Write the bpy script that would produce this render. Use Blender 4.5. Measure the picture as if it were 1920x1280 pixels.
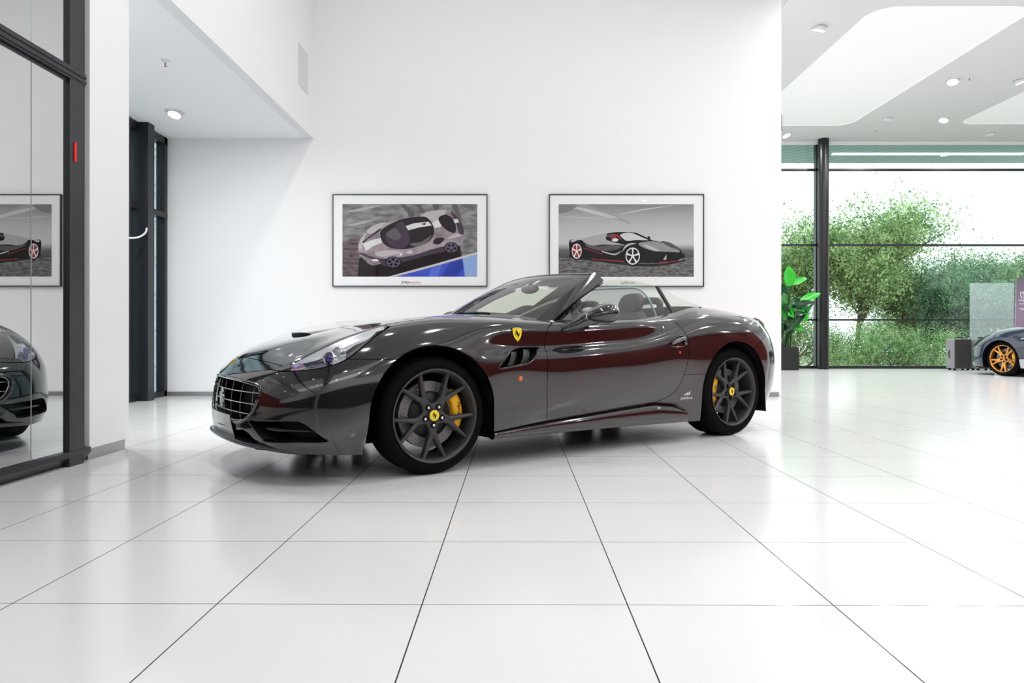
import bpy, bmesh, math, random
import numpy as np
from mathutils import Vector, Matrix
for o in list(bpy.data.objects): bpy.data.objects.remove(o)
SC = bpy.context.scene
COL = SC.collection
PI = math.pi
# ------------------------------------------------------------------ camera
CAMH, FPX, CYP = .8092, 1275.65, 625.2
cam = bpy.data.cameras.new('camera'); camo = bpy.data.objects.new('camera', cam); COL.objects.link(camo)
cam.sensor_width = 36; cam.lens = FPX/1920*36; cam.shift_y = -14.8/1920; cam.clip_end = 300
_y, _r = -.00414, .00075
_fw = Vector((math.sin(_y), math.cos(_y), 0)); _rt = Vector((math.cos(_y), -math.sin(_y), 0)); _up = Vector((0, 0, 1))
_R = _rt*math.cos(_r)+_up*math.sin(_r); _U = -_rt*math.sin(_r)+_up*math.cos(_r)
m = Matrix((( _R.x, _U.x, -_fw.x, 0), (_R.y, _U.y, -_fw.y, 0), (_R.z, _U.z, -_fw.z, CAMH), (0, 0, 0, 1)))
camo.matrix_world = m
SC.camera = camo
SC.view_settings.view_transform = 'Standard'; SC.view_settings.look = 'None'
SC.view_settings.gamma = 1; SC.view_settings.use_curve_mapping = False
SC.view_settings.exposure = 0.16
SC.cycles.max_bounces = 10; SC.cycles.transparent_max_bounces = 24
SC.cycles.caustics_reflective = False; SC.cycles.caustics_refractive = False
SC.cycles.sample_clamp_indirect = 6
# ------------------------------------------------------------------ sky
w = bpy.data.worlds.new('overcast_sky'); SC.world = w; w.use_nodes = True
bg = w.node_tree.nodes['Background']; bg.inputs[0].default_value = (.93, .97, 1, 1); bg.inputs[1].default_value = 1.9
# ------------------------------------------------------------------ lamps of the showroom ceiling, and added fill lamps
def area(name, loc, sx, sy, power, col=(1, .996, .994), rot=(0, 0, 0)):
    l = bpy.data.lights.new(name, 'AREA'); l.shape = 'RECTANGLE'; l.size = sx; l.size_y = sy; l.energy = power; l.color = col
    o = bpy.data.objects.new(name, l); o.location = loc; o.rotation_euler = rot; COL.objects.link(o); return o
def disk(name, loc, size, power, col=(1, .996, .994)):
    l = bpy.data.lights.new(name, 'AREA'); l.shape = 'DISK'; l.size = size; l.energy = power; l.color = col
    o = bpy.data.objects.new(name, l); o.location = loc; COL.objects.link(o); return o
for xx in (-1.2, 2.4):
    for yy in (-4.6, -.6, 3.0):
        disk('downlight', (xx, yy, 6.25), .10, 12 if yy < 2 else 48)
for xx in (-1.0, .8, 2.6):
    disk('downlight', (xx, 5.7, 6.25), .26, 25)
for yy in (-5.3, -2.4):
    area('ceiling_fill_panel', (.4, yy, 6.24), 5.2, 3.0, 90 if yy < -3 else 30)  # unseen soft panels, added as fill light
for xx in (4.3, 8.0, 12.0):
    for yy in (-5, -1.5, 2, 5.5, 8.6):
        disk('hall_downlight', (xx, yy, 5.2), .12, 52)
area('cove_light', (.4, 8.4, 6.2), 5.8, .2, 5)
disk('downlight', (2.6, 11.0, 6.2), .13, 25)  # unseen lamp added to brighten the void behind the picture wall
for yy in (4.9, 5.7, 6.5): disk('low_fill_lamp', (-3.6, yy, 3.31), .10, 25)  # fill lamps added to brighten this bay, which has a single spotlight
# ------------------------------------------------------------------ helpers
def at(px, py, Y):
    """world point at depth Y seen at a photo pixel"""
    return Vector(((px-965.3)/FPX*Y, Y, CAMH-(py-CYP)*Y/FPX))
def mat(name, col=(.8, .8, .8), rough=.5, metal=0., coat=0., spec=.5, emit=None, es=0., coat_r=.03, trans=0., ior=1.45):
    m = bpy.data.materials.new(name); m.use_nodes = True
    b = m.node_tree.nodes['Principled BSDF']
    b.inputs['Base Color'].default_value = (*col, 1); b.inputs['Roughness'].default_value = rough
    b.inputs['Metallic'].default_value = metal; b.inputs['Coat Weight'].default_value = coat
    b.inputs['Coat Roughness'].default_value = coat_r; b.inputs['Specular IOR Level'].default_value = spec
    b.inputs['Transmission Weight'].default_value = trans; b.inputs['IOR'].default_value = ior
    if emit: b.inputs['Emission Color'].default_value = (*emit, 1); b.inputs['Emission Strength'].default_value = es
    return m
def noise_mix(m, c1, c2, scale=8, detail=4, lo=.35, hi=.65, stretch=(1, 1, 1), rough=None):
    nt = m.node_tree; b = nt.nodes['Principled BSDF']
    tc = nt.nodes.new('ShaderNodeTexCoord'); mp = nt.nodes.new('ShaderNodeMapping'); mp.inputs['Scale'].default_value = stretch
    n = nt.nodes.new('ShaderNodeTexNoise'); n.inputs['Scale'].default_value = scale; n.inputs['Detail'].default_value = detail
    r = nt.nodes.new('ShaderNodeValToRGB'); r.color_ramp.elements[0].position = lo; r.color_ramp.elements[1].position = hi
    r.color_ramp.elements[0].color = (*c1, 1); r.color_ramp.elements[1].color = (*c2, 1)
    nt.links.new(tc.outputs['Object'], mp.inputs[0]); nt.links.new(mp.outputs[0], n.inputs[0])
    nt.links.new(n.outputs['Fac'], r.inputs[0]); nt.links.new(r.outputs[0], b.inputs['Base Color'])
    return m
def glass(name, tint=(1, 1, 1), refl=1.0, base=.04, rough=0.0, gcol=(1, 1, 1)):
    """thin pane: see-through with a Fresnel reflection"""
    m = bpy.data.materials.new(name); m.use_nodes = True; nt = m.node_tree; nt.nodes.clear()
    o = nt.nodes.new('ShaderNodeOutputMaterial'); mx = nt.nodes.new('ShaderNodeMixShader')
    t = nt.nodes.new('ShaderNodeBsdfTransparent'); t.inputs[0].default_value = (*tint, 1)
    g = nt.nodes.new('ShaderNodeBsdfGlossy'); g.inputs['Roughness'].default_value = rough; g.inputs[0].default_value = (*gcol, 1)
    lw = nt.nodes.new('ShaderNodeLayerWeight'); lw.inputs[0].default_value = .5
    p = nt.nodes.new('ShaderNodeMath'); p.operation = 'POWER'; p.inputs[1].default_value = 5
    a = nt.nodes.new('ShaderNodeMath'); a.operation = 'MULTIPLY_ADD'; a.inputs[1].default_value = refl; a.inputs[2].default_value = base; a.use_clamp = True
    nt.links.new(lw.outputs['Facing'], p.inputs[0]); nt.links.new(p.outputs[0], a.inputs[0]); nt.links.new(a.outputs[0], mx.inputs[0])
    nt.links.new(t.outputs[0], mx.inputs[1]); nt.links.new(g.outputs[0], mx.inputs[2]); nt.links.new(mx.outputs[0], o.inputs[0])
    return m
def obj(name, bm_or_me, mats=(), parent=None, smooth=False, label=None, cat=None, group=None, kind=None, loc=None):
    if isinstance(bm_or_me, bmesh.types.BMesh):
        me = bpy.data.meshes.new(name); bm_or_me.to_mesh(me); bm_or_me.free()
    else: me = bm_or_me
    if not isinstance(mats, (list, tuple)): mats = [mats]
    for k in mats: me.materials.append(k)
    if smooth: me.polygons.foreach_set('use_smooth', [True]*len(me.polygons))
    o = bpy.data.objects.new(name, me); COL.objects.link(o)
    if parent: o.parent = parent
    if loc is not None: o.location = loc
    tag(o, label, cat, group, kind); return o
def tag(o, label=None, cat=None, group=None, kind=None):
    if label: o['label'] = label
    if cat: o['category'] = cat
    if group: o['group'] = group
    if kind: o['kind'] = kind
    return o
def empty(name, loc=(0, 0, 0), rz=0, label=None, cat=None, group=None, parent=None):
    o = bpy.data.objects.new(name, None); COL.objects.link(o); o.location = loc; o.rotation_euler = (0, 0, rz)
    if parent: o.parent = parent
    return tag(o, label, cat, group)
def copy_tree(o, parent=None, deep=0):
    c = o.copy(); COL.objects.link(c)
    if parent: c.parent = parent; c.matrix_parent_inverse = o.matrix_parent_inverse
    for ch in [x for x in bpy.data.objects if x.parent == o]: copy_tree(ch, c)
    return c
def box(bm, x0, x1, y0, y1, z0, z1, mi=0):
    v = [bm.verts.new(p) for p in ((x0, y0, z0), (x1, y0, z0), (x1, y1, z0), (x0, y1, z0), (x0, y0, z1), (x1, y0, z1), (x1, y1, z1), (x0, y1, z1))]
    for f in ((0, 3, 2, 1), (4, 5, 6, 7), (0, 1, 5, 4), (1, 2, 6, 5), (2, 3, 7, 6), (3, 0, 4, 7)):
        bm.faces.new([v[i] for i in f]).material_index = mi
    return v
def BX(*a, bev=0, seg=2):
    bm = bmesh.new(); box(bm, *a)
    if bev: bmesh.ops.bevel(bm, geom=bm.edges[:], offset=bev, segments=seg, affect='EDGES', profile=.7)
    return bm
def lathe(bm, prof, n=48, axis='z', c=(0, 0, 0), mi=0, close=False):
    """revolve (r, h) pairs"""
    rings = []
    for r, h in prof:
        ring = []
        for i in range(n):
            a = 2*PI*i/n; p = (r*math.cos(a), r*math.sin(a), h)
            if axis == 'y': p = (p[0], h, p[1])
            elif axis == 'x': p = (h, p[0], p[1])
            ring.append(bm.verts.new((p[0]+c[0], p[1]+c[1], p[2]+c[2])))
        rings.append(ring)
    for a, b in zip(rings, rings[1:]):
        for i in range(n):
            j = (i+1) % n
            bm.faces.new((a[i], a[j], b[j], b[i]) if axis != 'y' else (a[i], b[i], b[j], a[j])).material_index = mi
    if close:
        for rg, rev in ((rings[0], True), (rings[-1], False)):
            vs = rg[::-1] if rev else rg
            if axis == 'y': vs = vs[::-1]
            try: bm.faces.new(vs).material_index = mi
            except ValueError: pass
    return bm
def tube(bm, pts, r, n=10, mi=0, cap=True, flat=1.0):
    pts = [Vector(p) for p in pts]; rr = r if isinstance(r, (list, tuple)) else [r]*len(pts)
    rings = []; up = Vector((0, 0, 1))
    for k, p in enumerate(pts):
        d = (pts[min(k+1, len(pts)-1)]-pts[max(k-1, 0)]).normalized()
        u = up if abs(d.dot(up)) < .95 else Vector((1, 0, 0))
        a = d.cross(u).normalized(); b = a.cross(d)
        if rings and False: pass
        rings.append([bm.verts.new(p+a*math.cos(2*PI*i/n)*rr[k]+b*math.sin(2*PI*i/n)*rr[k]*flat) for i in range(n)])
    for a, b in zip(rings, rings[1:]):
        for i in range(n): bm.faces.new((a[i], a[(i+1) % n], b[(i+1) % n], b[i])).material_index = mi
    if cap:
        bm.faces.new(rings[0][::-1]).material_index = mi; bm.faces.new(rings[-1]).material_index = mi
    return bm
def grid(bm, rows, mi=0, flip=False, wrap=False):
    V = [[bm.verts.new(p) for p in r] for r in rows]
    for a, b in zip(V, V[1:]):
        n = len(a)
        for i in range(n if wrap else n-1):
            j = (i+1) % n
            q = (a[i], a[j], b[j], b[i])
            bm.faces.new(q[::-1] if flip else q).material_index = mi
    return V
def poly_prism(bm, pts, f0, f1, mi=0):
    """closed 2D outline -> prism; f0/f1 map (u, v) to the two 3D faces"""
    a = [bm.verts.new(f0(*p)) for p in pts]; b = [bm.verts.new(f1(*p)) for p in pts]
    fs = [bm.faces.new(a), bm.faces.new(b[::-1])]
    n = len(pts)
    for i in range(n): fs.append(bm.faces.new((a[i], b[i], b[(i+1) % n], a[(i+1) % n])))
    for f in fs: f.material_index = mi
    return fs
def fixn(bm): bmesh.ops.recalc_face_normals(bm, faces=bm.faces[:]); return bm
def smooth_pts(pts, n=8, closed=False):
    """Catmull-Rom refinement of an outline"""
    P = [Vector(p) for p in pts]; out = []; N = len(P)
    for i in range(N if closed else N-1):
        if closed: a, b, c, d = P[i-1], P[i], P[(i+1) % N], P[(i+2) % N]
        else: a, b, c, d = P[max(i-1, 0)], P[i], P[i+1], P[min(i+2, N-1)]
        for k in range(n):
            t = k/n
            out.append(.5*((2*b)+(c-a)*t+(2*a-5*b+4*c-d)*t*t+(3*b-a-3*c+d)*t**3))
    if not closed: out.append(P[-1])
    return out
def text_mesh(name, s, size, material, parent=None, depth=.0008, shear=0, **kw):
    cu = bpy.data.curves.new(name, 'FONT'); cu.body = s; cu.size = size; cu.extrude = depth; cu.align_x = 'CENTER'; cu.align_y = 'CENTER'; cu.shear = shear
    t = bpy.data.objects.new(name, cu); COL.objects.link(t)
    me = bpy.data.meshes.new_from_object(t.evaluated_get(bpy.context.evaluated_depsgraph_get()))
    bpy.data.objects.remove(t); bpy.data.curves.remove(cu)
    me.materials.clear()
    return obj(name, me, material, parent, **kw)
HORSE = [(.30,.98),(.36,.93),(.46,.90),(.55,.80),(.60,.68),(.66,.58),(.74,.50),(.80,.43),(.85,.52),(.88,.66),(.95,.76),(.98,.64),(.93,.52),(.90,.40),(.84,.33),(.80,.27),(.73,.22),(.70,.12),(.76,.02),(.66,.02),(.60,.12),(.60,.24),(.56,.30),(.48,.20),(.40,.14),(.36,.05),(.28,.07),(.34,.18),(.42,.28),(.48,.38),(.42,.46),(.32,.44),(.22,.36),(.20,.26),(.13,.30),(.15,.42),(.28,.52),(.36,.56),(.24,.58),(.12,.58),(.05,.52),(.02,.60),(.12,.67),(.28,.67),(.36,.70),(.34,.78),(.26,.80),(.14,.76),(.10,.82),(.20,.90)]
# ================================================================== ROOM
M = {}
M['white'] = mat('white_plaster', (.84, .84, .845), .6, spec=.3)
M['low_ceil'] = mat('low_ceiling_paint', (.93, .93, .935), .8, spec=.2)
M['ceil'] = mat('ceiling_paint', (.72, .72, .725), .8, spec=.2)
M['recess'] = mat('backlit_stretch_ceiling', (.86, .86, .865), .8, spec=.2, emit=(1, 1, 1), es=.13)
M['bright_trim'] = mat('white_head_trim', (.9, .9, .9), .6)
M['frame'] = mat('anthracite_window_frame', (.016, .018, .022), .32, spec=.5)
M['black'] = mat('black_steel', (.01, .01, .011), .3)
M['plinth'] = mat('brushed_plinth', (.36, .36, .36), .35, metal=.7)
M['red_wall'] = mat('dark_red_lacquer', (.20, .004, .004), .45)
def tile_mat():
    m = mat('white_floor_tiles', (.76, .76, .76), .16, spec=.42)
    nt = m.node_tree; b = nt.nodes['Principled BSDF']; L = nt.links.new
    g = nt.nodes.new('ShaderNodeNewGeometry'); s = nt.nodes.new('ShaderNodeSeparateXYZ'); L(g.outputs['Position'], s.inputs[0])
    def line(out, off, half):
        a = nt.nodes.new('ShaderNodeMath'); a.operation = 'SUBTRACT'; a.inputs[1].default_value = off; L(out, a.inputs[0])
        d = nt.nodes.new('ShaderNodeMath'); d.operation = 'DIVIDE'; d.inputs[1].default_value = .6*1.0229; L(a.outputs[0], d.inputs[0])
        r = nt.nodes.new('ShaderNodeMath'); r.operation = 'ROUND'; L(d.outputs[0], r.inputs[0])
        q = nt.nodes.new('ShaderNodeMath'); q.operation = 'SUBTRACT'; L(d.outputs[0], q.inputs[0]); L(r.outputs[0], q.inputs[1])
        ab = nt.nodes.new('ShaderNodeMath'); ab.operation = 'ABSOLUTE'; L(q.outputs[0], ab.inputs[0])
        c = nt.nodes.new('ShaderNodeMath'); c.operation = 'LESS_THAN'; c.inputs[1].default_value = half/.6137; L(ab.outputs[0], c.inputs[0])
        return c, r
    cx, rx = line(s.outputs[0], -.8706*1.0229, .0020); cy, ry = line(s.outputs[1], 1.9868*1.0229, .0016)
    mx = nt.nodes.new('ShaderNodeMath'); mx.operation = 'MAXIMUM'; L(cx.outputs[0], mx.inputs[0]); L(cy.outputs[0], mx.inputs[1])
    # cloudy tone within the porcelain
    n = nt.nodes.new('ShaderNodeTexNoise'); n.inputs['Scale'].default_value = .9; n.inputs['Detail'].default_value = 3; L(g.outputs['Position'], n.inputs[0])
    cr = nt.nodes.new('ShaderNodeValToRGB'); cr.color_ramp.elements[0].color = (.735, .735, .735, 1); cr.color_ramp.elements[1].color = (.775, .775, .775, 1)
    L(n.outputs['Fac'], cr.inputs[0])
    mc = nt.nodes.new('ShaderNodeMix'); mc.data_type = 'RGBA'; L(mx.outputs[0], mc.inputs['Factor']); L(cr.outputs[0], mc.inputs['A'])
    mc.inputs['B'].default_value = (.02, .02, .02, 1); L(mc.outputs['Result'], b.inputs['Base Color'])
    ro = nt.nodes.new('ShaderNodeMath'); ro.operation = 'MULTIPLY_ADD'; ro.inputs[1].default_value = .5; ro.inputs[2].default_value = .16
    L(mx.outputs[0], ro.inputs[0]); L(ro.outputs[0], b.inputs['Roughness'])
    return m
WY = 8.785            # picture wall
XL = -2.74            # glazing on the left
XFL = -4.506          # far left window
XH = 3.65             # left edge of the hall ceiling
YG = 15.9             # far glazing
ZH = 5.27; ZM = 6.3
XR = 13.5; YB = -7.0
ST = 'structure'
obj('floor', BX(-9.0, XR, YB, YG+.1, -.2, 0), tile_mat(), kind=ST)
obj('wall_back', BX(XFL-.04, 3.434, WY, WY+.32, 0, ZM+.1), M['white'], kind=ST)
# plinth strips
def plinth(x0, x1): return BX(x0, x1, WY-.012, WY, 0, .055)
obj('baseboard_back', plinth(XFL+.02, 3.40), M['plinth'], kind=ST)
obj('ceiling', BX(XL-.3, XH+.12, YB, YG, ZM, ZM+.1), M['ceil'], kind=ST)
# left bulkhead with the lower ceiling behind the column
obj('trim_1', BX(-2.72, -2.605, 4.32, WY, 3.33, ZM), M['white'], kind=ST)
obj('ceiling_low', BX(-4.85, -2.72, 4.32, WY, 3.33, 3.45), M['low_ceil'], kind=ST)
# front of the room behind the camera
bm = BX(XL-.3, XR, YB-.2, YB, 0, ZM); obj('wall_front', bm, M['white'], kind=ST)
obj('wall_right', BX(XR, XR+.2, YB, YG, 0, ZM), M['white'], kind=ST)
obj('trim_2', BX(XH, XH+.12, YB, YG, ZH+.01, ZM), M['ceil'], kind=ST)
# column on the left
obj('wall_left', BX(-3.25, -2.707, 4.32, 4.76, .075, ZM), M['white'], kind=ST)
obj('baseboard_left', BX(-3.2, -2.725, 4.335, 4.745, 0, .075), M['plinth'], kind=ST)
# ---- hall ceiling with rounded raised recesses
def hall_ceiling():
    bm = bmesh.new()
    Zc = ZH; k = 1.0229
    holes = [(4.8*k, 7.0*k, 9.08*k, 14.3*k, .36), (9.16*k, 11.4*k, 9.0*k, 14.2*k, .36), (4.8*k, 7.0*k, 1.5, 7.6, .36), (9.16*k, 11.4*k, 1.5, 7.6, .36)]
    def loop(h):
        x0, x1, y0, y1, r = h; pts = []
        for cx, cy, a0 in ((x1-r, y1-r, 0), (x0+r, y1-r, 90), (x0+r, y0+r, 180), (x1-r, y0+r, 270)):
            for i in range(9):
                a = math.radians(a0+i*90/8); pts.append((cx+r*math.cos(a), cy+r*math.sin(a)))
        return pts
    outer = [(XH, YB), (XR, YB), (XR, YG+.05), (XH, YG+.05)]
    edges = []
    def mk(pts):
        vs = [bm.verts.new((x, y, Zc)) for x, y in pts]
        return [bm.edges.new((vs[i], vs[(i+1) % len(vs)])) for i in range(len(vs))], vs
    e, _ = mk(outer); edges += e
    rings = []
    for h in holes:
        e, vs = mk(loop(h)); edges += e; rings.append(vs)
    bmesh.ops.triangle_fill(bm, use_beauty=True, edges=edges)
    for f in list(bm.faces):
        c = f.calc_center_median()
        for h in holes:
            if h[0]+.05 < c.x < h[1]-.05 and h[2]+.05 < c.y < h[3]-.05 and all(v in rings[holes.index(h)] for v in f.verts):
                bm.faces.remove(f); break
    for vs in rings:
        n = len(vs)
        up = [bm.verts.new((v.co.x, v.co.y, Zc+.02)) for v in vs]
        for i in range(n): bm.faces.new((vs[i], vs[(i+1) % n], up[(i+1) % n], up[i])).material_index = 1
        bm.faces.new(up).material_index = 1
    return fixn(bm)
obj('ceiling_hall', hall_ceiling(), [M['ceil'], M['recess']], kind=ST)
# ---- far glazing of the hall
M['glass_far'] = glass('clear_facade_glass', (.93, .985, .97), .9, .03)
root = empty('window_1', (0, 0, 0)); tag(root, kind=ST)
bm = bmesh.new(); box(bm, 3.6, XR, YG+.03, YG+.05, 0, ZH); obj('pane', bm, M['glass_far'], root)
bm = bmesh.new()
for py, t in ((318, .045), (459, .04), (599, .04)):
    z = at(960, py, YG).z; box(bm, 3.6, XR, YG-.02, YG+.09, z-t/2, z+t/2)
box(bm, 3.6, XR, YG-.03, YG+.1, 0, .06); 
xm = at(1531, 500, YG).x
box(bm, xm-.04, xm+.05, YG-.02, YG+.1, 0, ZH)
for q in (6.4,): box(bm, xm+q-.04, xm+q+.05, YG-.02, YG+.1, 0, ZH) if 3.6 < xm+q < XR else None
obj('mullion', bm, M['frame'], root)
c = at(1542.5, 600, YG-.28); bm = bmesh.new(); lathe(bm, [(.118, 0), (.118, ZH)], 32, c=(c.x, c.y, 0)); 
obj('trim_3', bm, M['black'], smooth=True, kind=ST)
obj('trim_4', BX(3.434, XR, YG-.06, YG+.02, ZH-.055, ZH+.02), M['bright_trim'], kind=ST)
# overhanging soffit outside
m = mat('soffit_boards', (.33, .42, .44), .5); nt = m.node_tree
wv = nt.nodes.new('ShaderNodeTexWave'); wv.inputs['Scale'].default_value = 1.6; wv.bands_direction = 'DIAGONAL'; tc = nt.nodes.new('ShaderNodeTexCoord')
cr = nt.nodes.new('ShaderNodeValToRGB'); cr.color_ramp.elements[0].position = .0; cr.color_ramp.elements[0].color = (.24, .31, .34, 1); cr.color_ramp.elements[1].position = .12; cr.color_ramp.elements[1].color = (.46, .58, .64, 1)
nt.links.new(tc.outputs['Object'], wv.inputs[0]); nt.links.new(wv.outputs['Fac'], cr.inputs[0]); nt.links.new(cr.outputs[0], nt.nodes['Principled BSDF'].inputs['Base Color'])
obj('exterior_soffit', BX(2, 16, YG+.15, 17.75, ZH-.02, ZH+.2), m, label='grey-green boarded roof overhang outside above the far glazing', cat='roof')
bm = BX(at(1552, 290, 17).x, at(1904, 290, 17).x, 16.75, 16.84, ZH-.05, ZH-.02); obj('soffit_light', bm, mat('soffit_led', (1, 1, 1), .5, emit=(1, 1, 1), es=1.2), label='long white light strip under the outside roof overhang', cat='light')
# ---- left glazing beside the camera (reflective coated glass)
M['glass_left'] = glass('mirror_coated_glass', (.13, .155, .16), .30, .70, gcol=(.90, .94, .925))
root = empty('window_2'); tag(root, kind=ST)
yj = 3.80
bm = bmesh.new(); box(bm, XL+.020, XL+.030, YB, yj-.003, .09, 5.9); box(bm, XL+.020, XL+.030, yj+.003, 4.19, .09, 5.9); obj('pane', bm, M['glass_left'], root)
bm = bmesh.new(); box(bm, XL+.019, XL+.031, yj-.003, yj+.003, .09, 2.3); obj('sealant_joint', bm, mat('grey_sealant', (.25, .26, .26), .6), root)
bm = bmesh.new()
poly_prism(bm, [(XL-.08, 0), (XL, 0), (XL+.055, .06), (XL+.055, .092), (XL-.08, .092)], lambda x, z: (x, YB, z), lambda x, z: (x, 4.30, z))
zt0 = at(146, 166, 4.28).z; zt1 = at(146, 143, 4.28).z
for a, b, d in ((zt0, zt1, 0), (zt0+.015, zt0+.03, .006), (zt1-.03, zt1-.018, .006)): box(bm, XL-.10, XL+.052+d, YB, 4.25, a, b)
box(bm, XL-.075, XL+.034, YB, 4.2, zt0-.02, zt0)
box(bm, XL-.12, XL+.0, 4.235, 4.32, 0, ZM); box(bm, XL-.075, XL+.05, 4.10, 4.235, 0, ZM); box(bm, XL-.10, XL-.005, YB, 4.3, 5.88, ZM)
for yy in (.4, -2.6, -5.6): box(bm, XL-.12, XL, yy, yy+.07, 0, ZM)
obj('window_frame', bm, M['frame'], root)
bm = bmesh.new(); box(bm, XL+.050, XL+.056, 4.135, 4.160, at(137, 300, 4.1).z, at(137, 262, 4.1).z)
bmesh.ops.bevel(bm, geom=bm.edges[:], offset=.004, segments=2, affect='EDGES'); obj('alarm_tab', bm, mat('red_plastic', (.75, .01, .01), .4), root, label='small red tab on the frame')
# ---- far left window
M['glass_l2'] = glass('pale_glass', (.80, .88, .90), .6, .04)
root = empty('window_3'); tag(root, kind=ST)
y0w = 7.2
bm = bmesh.new(); box(bm, XFL-.05, XFL-.04, 4.4, WY, 0, 3.3); obj('pane', bm, M['glass_l2'], root)
bm = bmesh.new()
zt = at(290, 400, 8.6).z
box(bm, XFL-.1, XFL+.01, 4.4, WY, 0, .07); box(bm, XFL-.1, XFL+.01, 4.4, WY, 3.24, 3.33); box(bm, XFL-.1, XFL+.012, 4.4, WY, zt-.035, zt+.035)
box(bm, XFL-.1, XFL+.01, WY-.07, WY, 0, 3.33)
box(bm, XFL-.1, XFL+.13, 8.10, 8.24, 0, 3.33); box(bm, XFL-.09, XFL+.02, 7.86, 7.92, 0, 3.33)
box(bm, XFL-.1, XFL+.02, 6.2, 6.3, 0, 3.33)
obj('window_frame', bm, M['frame'], root)
cb = bmesh.new(); x0 = XFL+.135
pA = at(268, 428, 8.1); tube(cb, smooth_pts([(x0-.02, 8.095, pA.z), (x0, 8.02, pA.z-.07), (x0-.01, 7.88, pA.z-.14), (x0-.06, 7.72, pA.z-.17)], 6), .011, 8)
obj('flexible_cable', cb, mat('white_cable', (.8, .8, .78), .4), smooth=True, label='short white cable hanging on the dark window post', cat='cable')
# cladding outside that window
bm = bmesh.new(); x = -6.2
rows = []; z = -.2
while z < 6:
    rows += [(x, z), (x, z+.30), (x+.05, z+.33), (x+.05, z+.40), (x+.01, z+.43), (x+.05, z+.46), (x+.05, z+.53), (x, z+.56)]; z += .62
grid(bm, [[(px, yy, pz) for px, pz in rows] for yy in (3.0, 14.0)])
obj('exterior_cladding', fixn(bm), mat('pale_cladding', (.72, .78, .80), .5), label='pale ribbed cladding wall outside the far left window', cat='wall')
obj('exterior_paving', BX(-30, -2.9, YB-10, 20, -.4, -.21), mat('outdoor_paving', (.30, .27, .24), .8), label='tan paving outside the glazing on the left', cat='ground')
# ---- wall furniture
obj('access_panel', BX(-2.607, -2.598, at(558, 0, 0).y+8.16, 8.53, at(558, 157, 8.16).z, at(558, 78, 8.16).z, bev=.002), mat('grey_panel', (.66, .66, .665), .6), label='flat pale grey hatch high on the side of the left bulkhead', cat='panel')
bm = BX(3.437, 3.475, 8.86, 9.02, at(1466, 247, 8.9).z, at(1466, 217, 8.9).z, bev=.006); t = obj('wall_speaker', bm, mat('dark_grey_plastic', (.06, .06, .06), .5), label='small dark box mounted on the end of the picture wall', cat='speaker')
# ---- red walls out of view, mirrored in the paint; dark panel added for reflections
obj('trim_5', BX(-2.4, 8.4, YB, YB+.06, 0, 2.7), mat('dark_reflection_panel', (.035, .035, .037), .4), kind=ST)
obj('trim_7', BX(8.4, XR-.1, YB, YB+.06, 0, 2.7), M['red_wall'], kind=ST)
obj('trim_6', BX(XR-.06, XR, YB+.1, 9.5, 0, 5.25), M['red_wall'], kind=ST)
# ---- downlights and sprinklers
M['lamp_ring'] = mat('white_lamp_ring', (.8, .8, .8), .4); M['lamp_dark'] = mat('lamp_gap', (.03, .03, .03), .5)
M['lamp_on'] = mat('lamp_face', (1, 1, 1), .4, emit=(1, 1, 1), es=3)
def make_downlight(r=.105):
    t = empty('ceiling_spotlight')
    bm = bmesh.new(); lathe(bm, [(r*1.28, 0), (r*1.28, -.008), (r*1.02, -.010), (r, 0), (r, .03)], 32); obj('trim_ring', bm, M['lamp_ring'], t, smooth=True)
    bm = bmesh.new(); lathe(bm, [(r, .0), (r*.98, .004), (0.001, .006)], 32); obj('recess', bm, M['lamp_dark'], t, smooth=True)
    bm = bmesh.new(); lathe(bm, [(r*.5, .03), (r*.86, .0), (r*.88, -.055), (r*.80, -.058)], 32); h = obj('lamp_head', bm, M['lamp_ring'], t, smooth=True)
    bm = bmesh.new(); lathe(bm, [(r*.80, -.056), (.001, -.054)], 32); l = obj('lamp_face', bm, M['lamp_on'], h, smooth=True)
    h.rotation_euler = (math.radians(18), math.radians(14), 0)
    return t
dl = make_downlight(); GR = 'round tilting spotlights in the hall ceiling'
spots = [((1536, 50), 'tilted ceiling spotlight nearest the camera, beside the large recess'),
 ((1784, 150), 'left one of two spotlights between the ceiling recesses, next to a sprinkler'), ((1909, 150), 'right-hand spotlight of the pair between the ceiling recesses'),
 ((1662, 221), 'spotlight near the rounded far corner of the large recess'), ((1768, 222), 'round glowing spotlight just left of the second recess tip'),
 ((1472, 251), 'spotlight right beside the end of the picture wall'), ((1854, 249), 'spotlight closest to the far glazing, below the second recess')]
for i, ((px, py), lb) in enumerate(spots):
    o = dl if i == 0 else copy_tree(dl)
    Y = (ZH-CAMH)*FPX/(CYP-py); p = at(px, py, Y); o.location = (p.x, Y, ZH-.001); o.rotation_euler = (0, 0, i*1.9)
    tag(o, lb, 'light', GR)
    disk('spotlight_beam', (p.x, Y, ZH-.085), .12, 44)
o = copy_tree(dl); Y = (3.33-CAMH)*FPX/(CYP-209); p = at(327, 209, Y); o.location = (p.x, Y, 3.329); o.rotation_euler = (0, 0, 2.4); o.scale = (.8, .8, .8)
tag(o, 'lone round spotlight in the low ceiling on the left', 'light'); del o['group']
def make_sprinkler():
    t = empty('fire_sprinkler')
    bm = bmesh.new(); lathe(bm, [(.04, 0), (.036, -.008), (.008, -.012), (.008, -.03)], 20); obj('escutcheon', bm, M['lamp_ring'], t, smooth=True)
    bm = bmesh.new(); lathe(bm, [(.007, -.03), (.005, -.055), (.012, -.06), (.018, -.063), (.001, -.065)], 16); obj('sprinkler_head', bm, mat('brass_head', (.35, .2, .15), .4, .8), t, smooth=True)
    return t
sp = make_sprinkler()
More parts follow.
